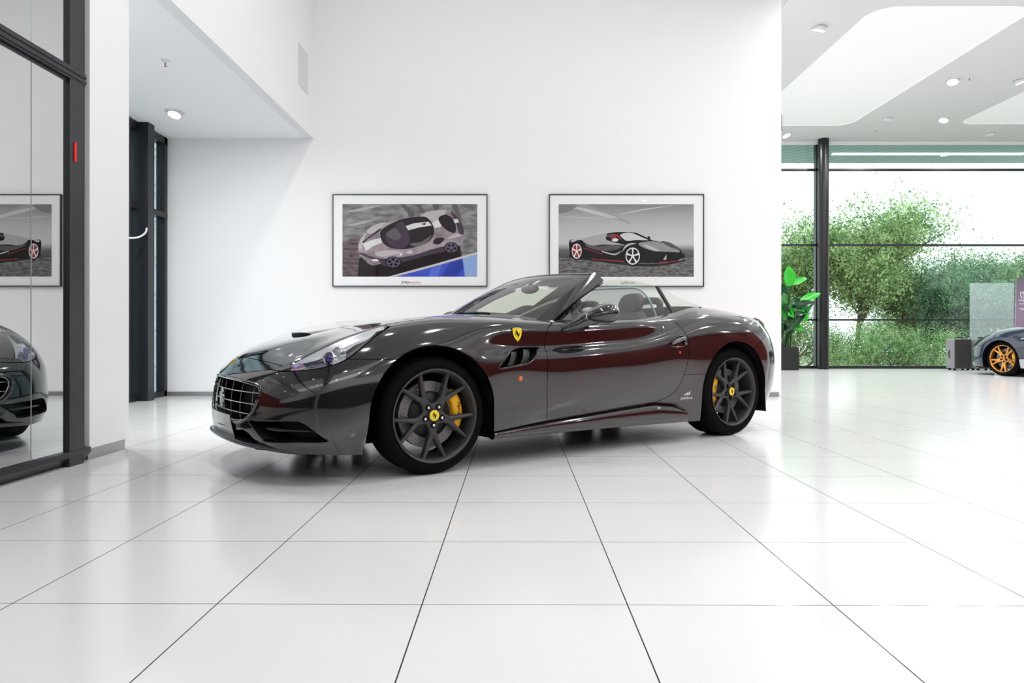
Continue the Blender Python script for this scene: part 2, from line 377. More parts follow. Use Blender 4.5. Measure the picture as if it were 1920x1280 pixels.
for i, (px, py, z, lb) in enumerate([(308, 111, 3.33, 'fire sprinkler in the low ceiling on the left'), (1640, 242, ZH, 'fire sprinkler nearest the far glazing'), (1815, 144, ZH, 'fire sprinkler between two spotlights in the hall ceiling')]):
    o = sp if i == 0 else copy_tree(sp); Y = (z-CAMH)*FPX/(CYP-py); p = at(px, py, Y); o.location = (p.x, Y, z); tag(o, lb, 'sprinkler', 'ceiling fire sprinklers')
# ================================================================== CAR BODY SURFACE (x rearwards from the front axle, y outwards, z up)
def cspline(pts):
    """C2 natural cubic spline through points with chord-length parameter; returns (knots, evaluator)"""
    P=np.asarray(pts,float);n=len(P)
    d=np.sqrt(((P[1:]-P[:-1])**2).sum(1))**.7;d=np.maximum(d,1e-6)
    t=np.concatenate([[0],np.cumsum(d)])
    A=np.zeros((n,n));B=np.zeros_like(P);A[0,0]=A[-1,-1]=1
    for i in range(1,n-1):
        A[i,i-1]=d[i-1];A[i,i]=2*(d[i-1]+d[i]);A[i,i+1]=d[i]
        B[i]=6*((P[i+1]-P[i])/d[i]-(P[i]-P[i-1])/d[i-1])
    M=np.linalg.solve(A,B)
    def ev(seg,fr):
        seg=np.asarray(seg);fr=np.asarray(fr,float)[:,None];h=d[seg][:,None]
        a=1-fr
        return a*P[seg]+fr*P[seg+1]+((a**3-a)*M[seg]+(fr**3-fr)*M[seg+1])*h*h/6
    return ev
NET='''
-.875,0,.665 -.80,0,.705 -.70,0,.745 -.56,0,.787 -.38,0,.828 -.15,0,.872 .1,0,.904 .42,0,.937 .80,0,.95 1.25,0,.955 1.7,0,.96 2.05,0,.985 2.35,0,1.015 2.67,0,1.025 2.98,0,1.0 3.22,0,.962 3.38,0,.945 3.49,0,.94 3.53,0,.937
-.905,0,.635 -.865,.16,.655 -.76,.27,.705 -.60,.32,.765 -.40,.33,.82 -.17,.33,.87 .1,.33,.908 .42,.34,.935 .8,.35,.947 1.25,.35,.95 1.7,.35,.96 2.05,.35,.995 2.35,.35,1.03 2.67,.35,1.033 2.98,.34,1.003 3.22,.32,.963 3.38,.25,.944 3.50,.12,.937 3.545,0,.932
-.935,0,.60 -.905,.20,.607 -.83,.40,.632 -.68,.52,.697 -.47,.575,.784 -.22,.60,.858 .1,.60,.902 .42,.57,.92 .8,.58,.93 1.25,.58,.93 1.7,.58,.945 2.05,.58,.985 2.35,.57,1.03 2.67,.56,1.03 2.98,.55,.995 3.22,.53,.955 3.40,.42,.932 3.52,.2,.922 3.57,0,.918
-.96,0,.562 -.935,.24,.567 -.86,.48,.59 -.73,.66,.64 -.50,.738,.750 -.23,.745,.843 .1,.735,.899 .42,.72,.912 .8,.74,.902 1.25,.76,.90 1.7,.765,.92 2.05,.745,.955 2.35,.72,1.008 2.67,.70,1.012 2.98,.68,.985 3.22,.65,.945 3.40,.55,.917 3.53,.28,.90 3.585,0,.893
-.972,0,.52 -.95,.26,.52 -.885,.52,.535 -.755,.72,.57 -.52,.84,.655 -.23,.87,.765 .1,.87,.82 .42,.872,.847 .8,.876,.847 1.25,.879,.854 1.7,.873,.880 2.05,.83,.917 2.35,.80,.968 2.67,.79,.978 2.98,.77,.957 3.22,.735,.92 3.41,.60,.885 3.54,.31,.865 3.60,0,.855
-.98,0,.47 -.96,.27,.47 -.90,.54,.475 -.775,.745,.50 -.53,.885,.58 -.23,.925,.685 .1,.935,.725 .42,.906,.718 .8,.896,.717 1.25,.897,.738 1.7,.899,.780 2.05,.888,.858 2.35,.883,.915 2.67,.875,.93 2.98,.86,.90 3.22,.81,.85 3.42,.65,.81 3.56,.33,.79 3.62,0,.775
-.985,0,.42 -.965,.28,.42 -.905,.55,.42 -.785,.755,.43 -.54,.90,.48 -.23,.95,.56 .1,.955,.60 .42,.936,.670 .8,.925,.688 1.25,.926,.710 1.7,.929,.742 2.05,.934,.795 2.35,.95,.77 2.67,.955,.775 2.98,.94,.745 3.22,.88,.70 3.44,.68,.67 3.575,.35,.66 3.63,0,.65
-.985,0,.36 -.965,.28,.36 -.905,.55,.355 -.785,.755,.355 -.54,.905,.38 -.23,.955,.42 .1,.96,.45 .42,.950,.50 .8,.949,.51 1.25,.951,.525 1.7,.952,.545 2.05,.955,.56 2.35,.96,.58 2.67,.963,.58 2.98,.95,.56 3.22,.89,.53 3.44,.69,.51 3.57,.36,.50 3.62,0,.50
-.98,0,.30 -.96,.28,.295 -.90,.55,.285 -.785,.75,.28 -.54,.90,.28 -.23,.94,.30 .1,.945,.31 .42,.93,.31 .8,.93,.33 1.25,.93,.35 1.7,.93,.37 2.05,.94,.39 2.35,.955,.40 2.67,.96,.40 2.98,.945,.38 3.20,.88,.36 3.42,.69,.35 3.55,.36,.35 3.59,0,.35
-.97,0,.25 -.95,.28,.24 -.89,.55,.23 -.78,.745,.22 -.54,.885,.215 -.23,.925,.22 .1,.93,.22 .42,.915,.215 .8,.91,.25 1.25,.908,.28 1.7,.912,.31 2.05,.93,.28 2.35,.945,.26 2.67,.95,.26 2.98,.93,.27 3.18,.865,.27 3.36,.68,.27 3.48,.36,.27 3.52,0,.27
-.95,0,.205 -.93,.28,.20 -.87,.54,.19 -.76,.73,.175 -.53,.87,.16 -.23,.905,.155 .1,.91,.155 .42,.905,.165 .8,.905,.17 1.25,.90,.175 1.7,.905,.17 2.05,.92,.155 2.35,.93,.15 2.67,.93,.15 2.98,.91,.17 3.15,.85,.18 3.3,.67,.19 3.4,.36,.19 3.43,0,.19
'''
def net():
    rows=[[tuple(float(c) for c in p.split(',')) for p in l.split()] for l in NET.strip().split('\n')]
    return np.array(rows) # lines x stations x 3
def surface(per_s=18,per_v=10):
    N=net();nl,ns,_=N.shape
    segs=np.repeat(np.arange(ns-1),per_s);fr=np.tile(np.arange(per_s)/per_s,ns-1)
    segs=np.append(segs,ns-2);fr=np.append(fr,1.)
    # mirrored extension at both ends so the surface leaves the centre plane square
    L=[]
    for k in range(nl):
        l=N[k]
        pre=l[1:3][::-1]*[1,-1,1];post=l[-3:-1][::-1]*[1,-1,1]
        if k==0:
            pre=l[0:1]*2-l[1:3][::-1];post=2*l[-1:]-l[-3:-1][::-1]
        ev=cspline(np.vstack([pre,l,post]))
        L.append(ev(segs+2,fr))
    L=np.array(L) # nl x S x3
    G=[]
    sv=np.repeat(np.arange(nl-1),per_v);fv=np.tile(np.arange(per_v)/per_v,nl-1)
    sv=np.append(sv,nl-2);fv=np.append(fv,1.)
    for j in range(L.shape[1]):
        c=L[:,j]
        pre=c[1:3][::-1]*[1,-1,1]
        if abs(c[1,1])<.02: pre=2*c[0:1]-c[1:3][::-1]
        G.append(cspline(np.vstack([pre,c]))(sv+2,fv))
    G=np.array(G) # S x V x3
    G[0,:,1]=0;G[-1,:,1]=0;G[:,0,1]=0
    G[...,1]=np.maximum(G[...,1],0)
    return G
def half_mesh(per_s=13, per_v=8, NETarr=None):
    G = surface(per_s, per_v)
    du = np.gradient(G, axis=0); dv = np.gradient(G, axis=1); N = np.cross(dv, du)
    sg = np.sign((N*(G-np.array([1.3, 0, .5]))).sum(2)); sg = 1 if np.median(sg) > 0 else -1
    N = N*sg; N /= np.linalg.norm(N, axis=2, keepdims=True)+1e-12
    N[:, 0, 1] = 0; N[0, :, 1] = 0; N[-1, :, 1] = 0
    N /= np.linalg.norm(N, axis=2, keepdims=True)+1e-12
    # fill degenerate normals at the nose / tail corner
    return G, N
def grid_bm(G, N):
    bm = bmesh.new(); nl = bm.verts.layers.float_vector.new('nrm'); tl = bm.faces.layers.int.new('tag')
    V = []
    for i in range(G.shape[0]):
        row = []
        for j in range(G.shape[1]):
            v = bm.verts.new(G[i, j]); v[nl] = N[i, j]; row.append(v)
        V.append(row)
    for i in range(G.shape[0]-1):
        for j in range(G.shape[1]-1):
            f = bm.faces.new((V[i][j], V[i][j+1], V[i+1][j+1], V[i+1][j]))
    bmesh.ops.remove_doubles(bm, verts=bm.verts[:], dist=2e-5)
    bm.normal_update()
    n = sum(1 for f in bm.faces if f.normal.dot(f.verts[0][nl]) > 0)
    if n < len(bm.faces)/2: bmesh.ops.reverse_faces(bm, faces=bm.faces[:])
    return bm
def sdpoly(P, Q):
    """signed distance of points P (n,2) to closed polygon Q (m,2); negative inside"""
    Q = np.asarray(Q, float); d = np.full(len(P), 1e9); ins = np.zeros(len(P), bool)
    for i in range(len(Q)):
        a, b = Q[i], Q[(i+1) % len(Q)]; e = b-a; w_ = P-a
        t = np.clip((w_@e)/max(e@e, 1e-12), 0, 1); d = np.minimum(d, np.linalg.norm(w_-t[:, None]*e, axis=1))
        c1 = (a[1] <= P[:, 1]) != (b[1] <= P[:, 1])
        with np.errstate(divide='ignore', invalid='ignore'):
            xx = a[0]+(P[:, 1]-a[1])*(b[0]-a[0])/(b[1]-a[1])
        ins ^= c1 & (P[:, 0] < xx)
    return np.where(ins, -d, d)
def vco(bm):
    bm.verts.ensure_lookup_table(); bm.verts.index_update()
    return np.array([v.co[:] for v in bm.verts])
def cut_iso(bm, phi, level=0., fmask=None):
    """insert edges along phi == level"""
    val = phi(vco(bm))-level
    eps = 2e-5
    val = list(np.where(np.abs(val) < eps, 0., val))
    es = [e for e in bm.edges if val[e.verts[0].index]*val[e.verts[1].index] < 0]
    if fmask: es = [e for e in es if fmask(((e.verts[0].co+e.verts[1].co)/2))]
    on = set(v for v in bm.verts if val[v.index] == 0.)
    n0 = len(val)
    for e in es:
        a, b = e.verts; t = val[a.index]/(val[a.index]-val[b.index])
        ne, nv = bmesh.utils.edge_split(e, a, t); nv.index = -1; on.add(nv)
    cand = set(f for v in on for f in v.link_faces)
    for f in cand:
        vs = [v for v in f.verts if v in on]
        if len(vs) == 2:
            a, b = vs
            if not any(b in e.verts for e in a.link_edges):
                try: bmesh.utils.face_split(f, a, b)
                except ValueError: pass
        elif len(vs) > 2:
            for x in range(len(vs)):
                a, b = vs[x-1], vs[x]
                if b not in [w2 for e in a.link_edges for w2 in e.verts]:
                    try: bmesh.utils.face_split(f, a, b)
                    except ValueError: pass
                    break
def fcen(bm): return np.array([f.calc_center_median()[:] for f in bm.faces])
def region(bm, phi, tagv, gap=.0022, fmask=None, delete_gap=True, only=None):
    """cut an outline with a panel gap; faces inside get tagv, faces in the gap go away"""
    tl = bm.faces.layers.int['tag']
    cut_iso(bm, phi, -gap, fmask); cut_iso(bm, phi, gap, fmask)
    bm.faces.ensure_lookup_table(); c = fcen(bm); p = phi(c); rm = []
    for f, q, cc in zip(bm.faces, p, c):
        if fmask and not fmask(Vector(cc)): continue
        if only is not None and f[tl] not in only: continue
        if q < -gap*.999: f[tl] = tagv
        elif q < gap*.999 and delete_gap: rm.append(f)
    bmesh.ops.delete(bm, geom=rm, context='FACES')
def remove_inside(bm, phi, fmask=None):
    cut_iso(bm, phi, 0, fmask)
    c = fcen(bm); p = phi(c)
    rm = [f for f, q, cc in zip(bm.faces, p, c) if q < 0 and (not fmask or fmask(Vector(cc)))]
    bmesh.ops.delete(bm, geom=rm, context='FACES')
def take(bm, tags):
    """copy of the faces carrying one of the tags"""
    b = bm.copy(); tl = b.faces.layers.int['tag']
    bmesh.ops.delete(b, geom=[f for f in b.faces if f[tl] not in tags], context='FACES')
    return b
def finish_panel(name, b, mats, parent, mirror=None, thick=.012, flange=None, **kw):
    """mirror: None near side only, 'far' far side only, 'both' joined. Adds a folded edge and smooth exact normals."""
    nl = b.verts.layers.float_vector['nrm']
    if mirror in ('far', 'both'):
        src = b.copy() if mirror == 'both' else None
        for v in b.verts:
            v.co.y = -v.co.y; n = v[nl]; v[nl] = Vector((n[0], -n[1], n[2]))
        bmesh.ops.reverse_faces(b, faces=b.faces[:])
        if src:
            me = bpy.data.meshes.new('t'); src.to_mesh(me); b.from_mesh(me); bpy.data.meshes.remove(me); src.free()
            nl = b.verts.layers.float_vector['nrm']
            cv = [v for v in b.verts if abs(v.co.y) < 1e-4]
            bmesh.ops.remove_doubles(b, verts=cv, dist=2e-4)
    for f in b.faces: f.smooth = True; f.material_index = 0
    nfront = len(b.faces)
    fl = b.faces.layers.int.new('flange')
    be = [e for e in b.edges if len(e.link_faces) == 1]
    if thick:
        r = bmesh.ops.extrude_edge_only(b, edges=be)
        nv = [x for x in r['geom'] if isinstance(x, bmesh.types.BMVert)]
        for v in nv:
            n = Vector(v[nl]); v.co -= n*thick
        for x in r['geom']:
            if isinstance(x, bmesh.types.BMFace): x[fl] = 1; x.smooth = True; x.material_index = min(len(mats)-1, 1) if isinstance(mats, (list, tuple)) else 0
        for e in be: e.smooth = False
    b.verts.index_update(); b.faces.ensure_lookup_table()
    N = [Vector(v[nl]) for v in b.verts]; FL = [f[fl] for f in b.faces]
    o = obj(name, b, mats, parent, **kw)
    me = o.data; ln = []
    for p, q in zip(me.polygons, FL):
        for li in p.loop_indices:
            n = N[me.loops[li].vertex_index]
            ln.append(Vector((0, 0, 0)) if q or n.length < .5 else n)
    me.normals_split_custom_set(ln)
    return o
# ================================================================== THE GREY CONVERTIBLE
CX, CY_, CTH = -.96829, 4.64272, .607013
def car_material():
    m = mat('grey_metallic_paint', (.062, .062, .064), .075, metal=.9, coat=1., coat_r=.008, spec=.5); return m
PAINT = car_material()
M['rubber'] = mat('tyre_rubber', (.0045, .0045, .0045), .65, spec=.05)
M['liner'] = mat('black_liner', (.006, .006, .006), .7, spec=.1)
M['gloss_black'] = mat('gloss_black', (.008, .008, .009), .12, coat=.5)
M['satin_black'] = mat('satin_black', (.012, .012, .013), .38, spec=.35)
M['chrome'] = mat('chrome', (.80, .81, .83), .10, metal=1)
M['satin_metal'] = mat('satin_aluminium', (.62, .62, .62), .32, metal=1)
M['rim'] = mat('graphite_rim_paint', (.055, .055, .058), .42, metal=.35, spec=.4)
M['yellow'] = mat('caliper_yellow', (.85, .42, .004), .35, coat=.4)
M['badge_yellow'] = mat('badge_yellow', (.90, .66, .01), .35, coat=.6)
M['ink'] = mat('black_enamel', (.005, .005, .005), .35)
M['disc'] = mat('carbon_brake_disc', (.22, .22, .22), .4, metal=.5)
_nt = M['disc'].node_tree; _vo = _nt.nodes.new('ShaderNodeTexVoronoi'); _vo.inputs['Scale'].default_value = 75; _cr = _nt.nodes.new('ShaderNodeValToRGB'); _cr.color_ramp.interpolation = 'CONSTANT'
_cr.color_ramp.elements[0].color = (.01, .01, .01, 1); _cr.color_ramp.elements[1].color = (.20, .20, .20, 1); _cr.color_ramp.elements[1].position = .22; _tc = _nt.nodes.new('ShaderNodeTexCoord')
_nt.links.new(_tc.outputs['Object'], _vo.inputs[0]); _nt.links.new(_vo.outputs['Distance'], _cr.inputs[0]); _nt.links.new(_cr.outputs[0], _nt.nodes['Principled BSDF'].inputs['Base Color'])
M['car_glass'] = glass('tinted_car_glass', (.90, .93, .89), .9, .05)
M['lens'] = glass('headlight_lens', (.93, .95, .97), .9, .05)
M['leather'] = mat('charcoal_leather', (.010, .010, .011), .5)
M['red_lens'] = mat('red_lens', (.25, .004, .004), .12, coat=1)
M['amber'] = mat('amber_lens', (.75, .13, .01), .15, coat=1)
car = empty('convertible_car', (CX, CY_, 0), 0, 'dark grey metallic open-top sports car with a yellow shield badge, standing on the white tiles', 'car')
# car x axis -> world (cos, sin); car y axis (outwards on the near side) -> world (sin, -cos): a mirror, undone by keeping y negative below
car.rotation_euler = (0, 0, CTH)
# all car parts are modelled with near side = +y and flipped once at the end
G_, N_ = half_mesh(14, 9)
bm = grid_bm(G_, N_)
XZ = lambda poly: (lambda P: sdpoly(P[:, [0, 2]], poly))
XY = lambda poly: (lambda P: sdpoly(P[:, [0, 1]], poly))
YZ = lambda poly: (lambda P: sdpoly(P[:, [1, 2]], poly))
def P2(pts, n=6, closed=False): return [(v.x, v.y) for v in smooth_pts([(a, b, 0) for a, b in pts], n, closed)]
side = lambda c: c.y > .45
# cockpit opening
COCK = P2([(.70, -.05), (.71, .2), (.76, .42), (.83, .60), (.90, .70), (.98, .757), (1.1, .765), (1.4, .772), (1.8, .770), (2.08, .752), (2.25, .735), (2.38, .712), (2.46, .690)], 6) + [(2.46, .675)] + P2([(2.36, .63), (2.26, .585), (2.20, .50), (2.18, .3), (2.17, 0), (2.17, -.05)], 5)
def cock(P): return np.where(P[:, 2] > .78, XY(COCK)(P), 9.)
remove_inside(bm, cock)
# wheel arches
def arch(cx, cz, r, low):
    def phi(P):
        dz = np.maximum(P[:, 2]-cz, 0)+np.minimum(P[:, 2]-cz, 0)*0; rr = np.hypot(P[:, 0]-cx, dz)
        rr = rr-(-np.minimum(P[:, 2]-cz, 0))*low
        return np.where(P[:, 1] > .5, rr-r, 9.)
    return phi
AF = (-.02, .345, .398); AR = (2.642, .352, .398)
remove_inside(bm, arch(*AF, .10), side); remove_inside(bm, arch(*AR, .0), side)
# hood
HOOD = P2([(-.877, 0), (-.862, .1), (-.847, .2), (-.820, .346), (-.798, .453), (-.779, .57)], 5) + P2([(-.775, .598), (-.718, .632), (-.62, .655), (-.53, .668), (-.41, .674), (-.30, .672), (-.215, .668), (-.02, .690), (.3, .705), (.55, .705), (.77, .695)], 5) + P2([(.74, .60), (.67, .42), (.62, .2), (.605, 0)], 5) + [(.605, -.1), (-.877, -.1)]
region(bm, lambda P: np.where((P[:, 2] > .6) & (P[:, 0] < 1.2), XY(HOOD)(P), 9.), 1)
# headlight
HL = [(-.835, .612), (-.80, .606)] + P2([(-.772, .604), (-.714, .611), (-.633, .624), (-.549, .649), (-.484, .684), (-.408, .737), (-.315, .798), (-.212, .850)], 5) + [(-.215, .875), (-.5, .84), (-.72, .71), (-.79, .645)]
region(bm, lambda P: np.where((P[:, 0] < 0) & (P[:, 1] > .5), XZ(HL)(P), 9.), 2, gap=.0025, only=(0,))
# grille opening (front view)
GR_O = P2([(0, .553), (.20, .549), (.36, .540), (.50, .527), (.548, .508), (.558, .47), (.536, .41), (.488, .362), (.41, .325), (.30, .306), (.118, .30), (0, .30)], 5) + [(-.1, .30), (-.1, .553)]
front = lambda c: c.x < -.4
remove_inside(bm, lambda P: np.where(P[:, 0] < -.4, YZ(GR_O)(P), 9.), front)
# side intakes low in the bumper
INT_ = P2([(.470, .334), (.55, .338), (.633, .343), (.759, .350), (.796, .345), (.824, .318), (.848, .277), (.861, .236), (.78, .233), (.605, .226), (.569, .252), (.519, .290)], 4, True)
remove_inside(bm, lambda P: np.where(P[:, 0] < -.4, YZ(INT_)(P), 9.), front)
# centre lower mouth between splitter and plate
MOUTH = [(-.1, .205), (-.1, .262), (.30, .262), (.40, .275), (.455, .262), (.50, .235), (.54, .200)]
remove_inside(bm, lambda P: np.where(P[:, 0] < -.4, YZ(MOUTH)(P), 9.), front)
# bumper seam
region(bm, lambda P: np.where((P[:, 0] < -.15), np.maximum(P[:, 2]-(.669-.012*(P[:, 0]+.35)), P[:, 0]+.17), 9.), 3, gap=.0018, fmask=lambda c: c.x < -.15, only=(0,))
bm.faces.ensure_lookup_table(); tl = bm.faces.layers.int['tag']
for f in bm.faces:
    c = f.calc_center_median()
    if f[tl] == 0 and c.x < -.74: f[tl] = 3
# door
DOOR = P2([(.925, .93), (.905, .886), (.835, .852), (.808, .80), (.790, .72), (.778, .66), (.770, .457), (.795, .262)], 5) + P2([(.81, .258), (1.132, .277), (1.423, .297), (1.787, .320)], 5) + P2([(1.80, .322), (1.90, .355), (1.985, .41), (2.045, .526), (2.085, .65), (2.092, .74), (2.078, .82), (2.062, .88), (2.03, .97)], 5) + [(2.0, 1.1), (.93, 1.1)]
region(bm, lambda P: np.where(P[:, 1] > .5, XZ(DOOR)(P), 9.), 4, fmask=side, only=(0,))
# side vent and its frame hole
VENT = P2([(.400, .599), (.449, .650), (.501, .693), (.554, .714), (.614, .724), (.738, .722), (.712, .69), (.676, .655), (.622, .626), (.524, .610)], 4, True)
remove_inside(bm, lambda P: np.where((P[:, 1] > .6), XZ(VENT)(P), 9.), lambda c: c.y > .6 and c.x < 1)
# boot lid
LID = P2([(2.22, -.1), (2.22, .3), (2.26, .52), (2.34, .615), (2.47, .665), (2.60, .695), (2.80, .695), (3.0, .675), (3.2, .635), (3.33, .56), (3.42, .42), (3.47, .25), (3.485, 0), (3.485, -.1)], 5)
region(bm, lambda P: np.where((P[:, 2] > .8) & (P[:, 0] > 1.9), XY(LID)(P), 9.), 5, fmask=lambda c: c.x > 2 and c.z > .8, only=(0,))
# rear bumper seam, lower quarter seam
def rb(P): return np.where(P[:, 0] > 2.7, np.maximum(P[:, 2]-np.interp(P[:, 0], [2.8, 2.92, 3.14, 3.3, 3.7], [.66, .725, .82, .80, .74]), 2.8-P[:, 0]), 9.)
region(bm, rb, 6, gap=.0018, fmask=lambda c: c.x > 2.75, only=(0,))
def qs(P): return P[:, 2]-.505
region(bm, qs, 0, gap=.0018, fmask=lambda c: 1.95 < c.x < 2.45 and c.y > .5, only=(0,))
# door sill groove: the body below the crease steps in
def below(P): return np.where(P[:, 1] > .5, P[:, 2]-np.interp(P[:, 0], [.34, .8, 1.132, 1.423, 1.787, 1.98, 2.09], [.212, .257, .277, .297, .321, .300, .236]), 9.)
region(bm, below, 7, gap=.0005, fmask=lambda c: .3 < c.x < 2.09 and c.y > .5, only=(0,))

def flipy(o):
    return o
finish_panel('hood', take(bm, (1,)), PAINT, car, 'both')
finish_panel('boot_lid', take(bm, (5,)), PAINT, car, 'both')
finish_panel('front_bumper', take(bm, (3,)), PAINT, car, 'both', thick=.02)
finish_panel('rear_bumper', take(bm, (6,)), PAINT, car, 'both')
finish_panel('body_shell', take(bm, (0,)), PAINT, car, 'both', thick=.03)
door_n = finish_panel('door', take(bm, (4,)), PAINT, car, None)
door_f = finish_panel('door', take(bm, (4,)), PAINT, car, 'far')
cap_ = lambda P: np.maximum(P[:, 0]+.752-.25*(P[:, 2]-.62), -9)
region(bm, cap_, 8, gap=.0012, fmask=lambda c: c.x < -.70 and .45 < c.y and c.z < .70, only=(2,), delete_gap=False)
finish_panel('headlight_cap', take(bm, (8,)), PAINT, car, None, thick=.008); finish_panel('headlight_cap', take(bm, (8,)), PAINT, car, 'far', thick=.008)
lens_near = finish_panel('headlight', take(bm, (2,)), M['lens'], car, None, thick=.006, label='clear lens')
lens_far = finish_panel('headlight', take(bm, (2,)), M['lens'], car, 'far', thick=.006, label='clear lens')
for sgn, md in ((1, None), (-1, 'far')):
    b = take(bm, (7,)); nl = b.verts.layers.float_vector['nrm']
    for v in b.verts:
        k = min(1, max(0, (np.interp(v.co.x, [.34, .8, 1.132, 1.423, 1.787, 1.98, 2.09], [.212, .257, .277, .297, .321, .300, .236])-v.co.z)/.01))
        v.co.y -= .030*k
    finish_panel('sill_recess', b, M['gloss_black'], car, md, thick=0)
bm.free()
# ---- black sheet added under the skin so the panel gaps look dark
off = G_-N_*.022
b = bmesh.new(); vs = [[b.verts.new(p) for p in r] for r in off[::2, ::2]]
for r0, r1 in zip(vs, vs[1:]):
    for i in range(len(r0)-1): b.faces.new((r0[i], r0[i+1], r1[i+1], r1[i]))
b.faces.layers.int.new('tag'); b.verts.layers.float_vector.new('nrm')
def big(phi, d): return lambda P: phi(P)-d
remove_inside(b, lambda P: np.where(P[:, 2] > .74, XY(COCK)(P)-.012, 9.))
remove_inside(b, big(arch(*AF, .10), .004), side); remove_inside(b, big(arch(*AR, 0), .004), side)
for pl in (GR_O, INT_, MOUTH): remove_inside(b, lambda P, pl=pl: np.where(P[:, 0] < -.38, YZ(pl)(P)-.004, 9.), lambda c: c.x < -.38)
remove_inside(b, lambda P: np.where((P[:, 0] < 0) & (P[:, 1] > .5), XZ(HL)(P)-.0, 9.))
remove_inside(b, lambda P: np.where((P[:, 1] > .6), XZ(VENT)(P)-.004, 9.), lambda c: c.y > .6 and c.x < 1)
me = bpy.data.meshes.new('t'); b.to_mesh(me); b2 = bmesh.new(); b2.from_mesh(me)
for v in b2.verts: v.co.y = -v.co.y
b2.to_mesh(me); b2.free(); b.from_mesh(me)
obj('gap_dark_sheet', b, M['liner'], car)
# ---- wheel housings and underbody
def wheel_house(cx, cz, r, y1, y0):
    b = bmesh.new(); rows = []
    for y in (y1, y0):
        rows.append([(cx+r+.015, y, .17), (cx+r+.006, y, (cz+.17)/2)]+[(cx+r*math.cos(a), y, cz+r*math.sin(a)) for a in [math.radians(180*k/26) for k in range(27)]]+[(cx-r-.006, y, (cz+.17)/2), (cx-r-.015, y, .17)])
    V = grid(b, rows); b.faces.new(V[1])
    return b
for s in (1, -1):
    obj('wheel_house', wheel_house(AF[0], AF[1], .402, s*.905, s*.62), M['liner'], car)
    obj('wheel_house', wheel_house(AR[0], AR[1], .402, s*.93, s*.60), M['liner'], car)
b = bmesh.new()
ring = [(-.90, .0), (-.88, .45), (-.74, .70), (-.45, .86), (-.43, .60), (.40, .60), (.42, .88), (1.3, .88), (2.20, .89), (2.22, .60), (3.06, .60), (3.08, .82), (3.3, .64), (3.4, .3), (3.42, 0)]
ring = ring+[(x, -y) for x, y in ring[::-1][1:-1]]
poly_prism(b, ring, lambda x, y: (x, y, .165), lambda x, y: (x, y, .20)); obj('underbody', fixn(b), M['liner'], car)
# ------------------------------------------------------------------ surface look-ups
_F = G_[:60].reshape(-1, 3); _FN = N_[:60].reshape(-1, 3)
def front_pt(y, z, inset=0.):
    d = (_F[:, 1]-abs(y))**2+(_F[:, 2]-z)**2+np.where(_F[:, 0] > -.45, 9, 0); k = np.argsort(d)[:6]; w_ = 1/(d[k]+1e-6); w_ /= w_.sum()
    p = (_F[k]*w_[:, None]).sum(0)
    return Vector((p[0]+inset, y, z))
_A = G_.reshape(-1, 3); _AN = N_.reshape(-1, 3)
def side_pt(x, z, out=0.):
    """point on the flank at (x, z), pushed outwards; near side"""
    d = (_A[:, 0]-x)**2+(_A[:, 2]-z)**2+np.where(_A[:, 1] < .5, 9, 0); k = np.argsort(d)[:6]; w_ = 1/(d[k]+1e-7); w_ /= w_.sum()
    y = (_A[k, 1]*w_).sum(); n = (_AN[k]*w_[:, None]).sum(0); n /= np.linalg.norm(n)
    # first-order correction to the exact (x, z)
    p = (_A[k]*w_[:, None]).sum(0); y = p[1]-(n[0]*(x-p[0])+n[2]*(z-p[2]))/max(n[1], .15)
    return Vector((x+n[0]*out, y+n[1]*out, z+n[2]*out)), Vector(n)
def side_frame(x, z, out=0.):
    p, n = side_pt(x, z, out); v = Vector((0, 0, 1)); v = (v-n*v.dot(n)).normalized(); u = v.cross(n)   # u towards the rear
    if u.x < 0: u = -u
    return p, u, v, n
def both(fn):
    for s in (1, -1): fn(s)
def flip_mesh(o):
    o.data.transform(Matrix.Scale(-1, 4, (0, 1, 0))); o.data.flip_normals()
# ------------------------------------------------------------------ grille, splitter, plate, intakes
gr = empty('grille', parent=car)
def bucket(pts3, push, name, m, parent, cap_scale=.85, mi=0):
    b = bmesh.new(); a = [b.verts.new(p) for p in pts3]; c = sum((Vector(p) for p in pts3), Vector())/len(pts3)
    q = [b.verts.new((Vector(p)-c)*cap_scale+c+Vector(push)) for p in pts3]; n = len(a)
    for i in range(n): b.faces.new((a[i], a[(i+1) % n], q[(i+1) % n], q[i]))
    bmesh.ops.triangle_fill(b, use_beauty=True, edges=[e for e in (b.edges.get((q[i], q[(i+1) % n])) for i in range(n)) if e])
    return obj(name, fixn(b), m, parent)
GH = [p for p in GR_O if p[0] >= 0]
GFULL = GH+[(-y, z) for y, z in GH[::-1]]
GFULL = [p for i, p in enumerate(GFULL) if i == 0 or (abs(p[0]-GFULL[i-1][0])+abs(p[1]-GFULL[i-1][1])) > 1e-4]
gp = [front_pt(y, z, .004) for y, z in GFULL]
bucket([p+Vector((.012, 0, 0)) for p in gp], (.16, 0, 0), 'duct', M['liner'], gr, .92)
def closed_tube(b, pts, r, n=8): tube(b, list(pts)+[pts[0], pts[1]], r, n, cap=False)
b = bmesh.new(); closed_tube(b, gp, .0105); obj('outer_rim', b, PAINT, gr, smooth=True)
cc = Vector((0, 0, .43))
def shrink(p, k): return Vector((p.x+.016, (p.y)*(1-k), (p.z-.43)*(1-2.4*k)+.43))
b = bmesh.new(); closed_tube(b, [shrink(p, .028) for p in gp], .0068); obj('chrome_rim', b, M['chrome'], gr, smooth=True)
def gspan(z):
    ys = [y*(1-.02) for y, zz in GH]; zs = [zz for y, zz in GH]
    best = 0
    for (y0, z0), (y1, z1) in zip(GH, GH[1:]):
        if (z0-z)*(z1-z) <= 0 and abs(z1-z0) > 1e-9: best = max(best, y0+(z-z0)/(z1-z0)*(y1-y0))
    return best*.975
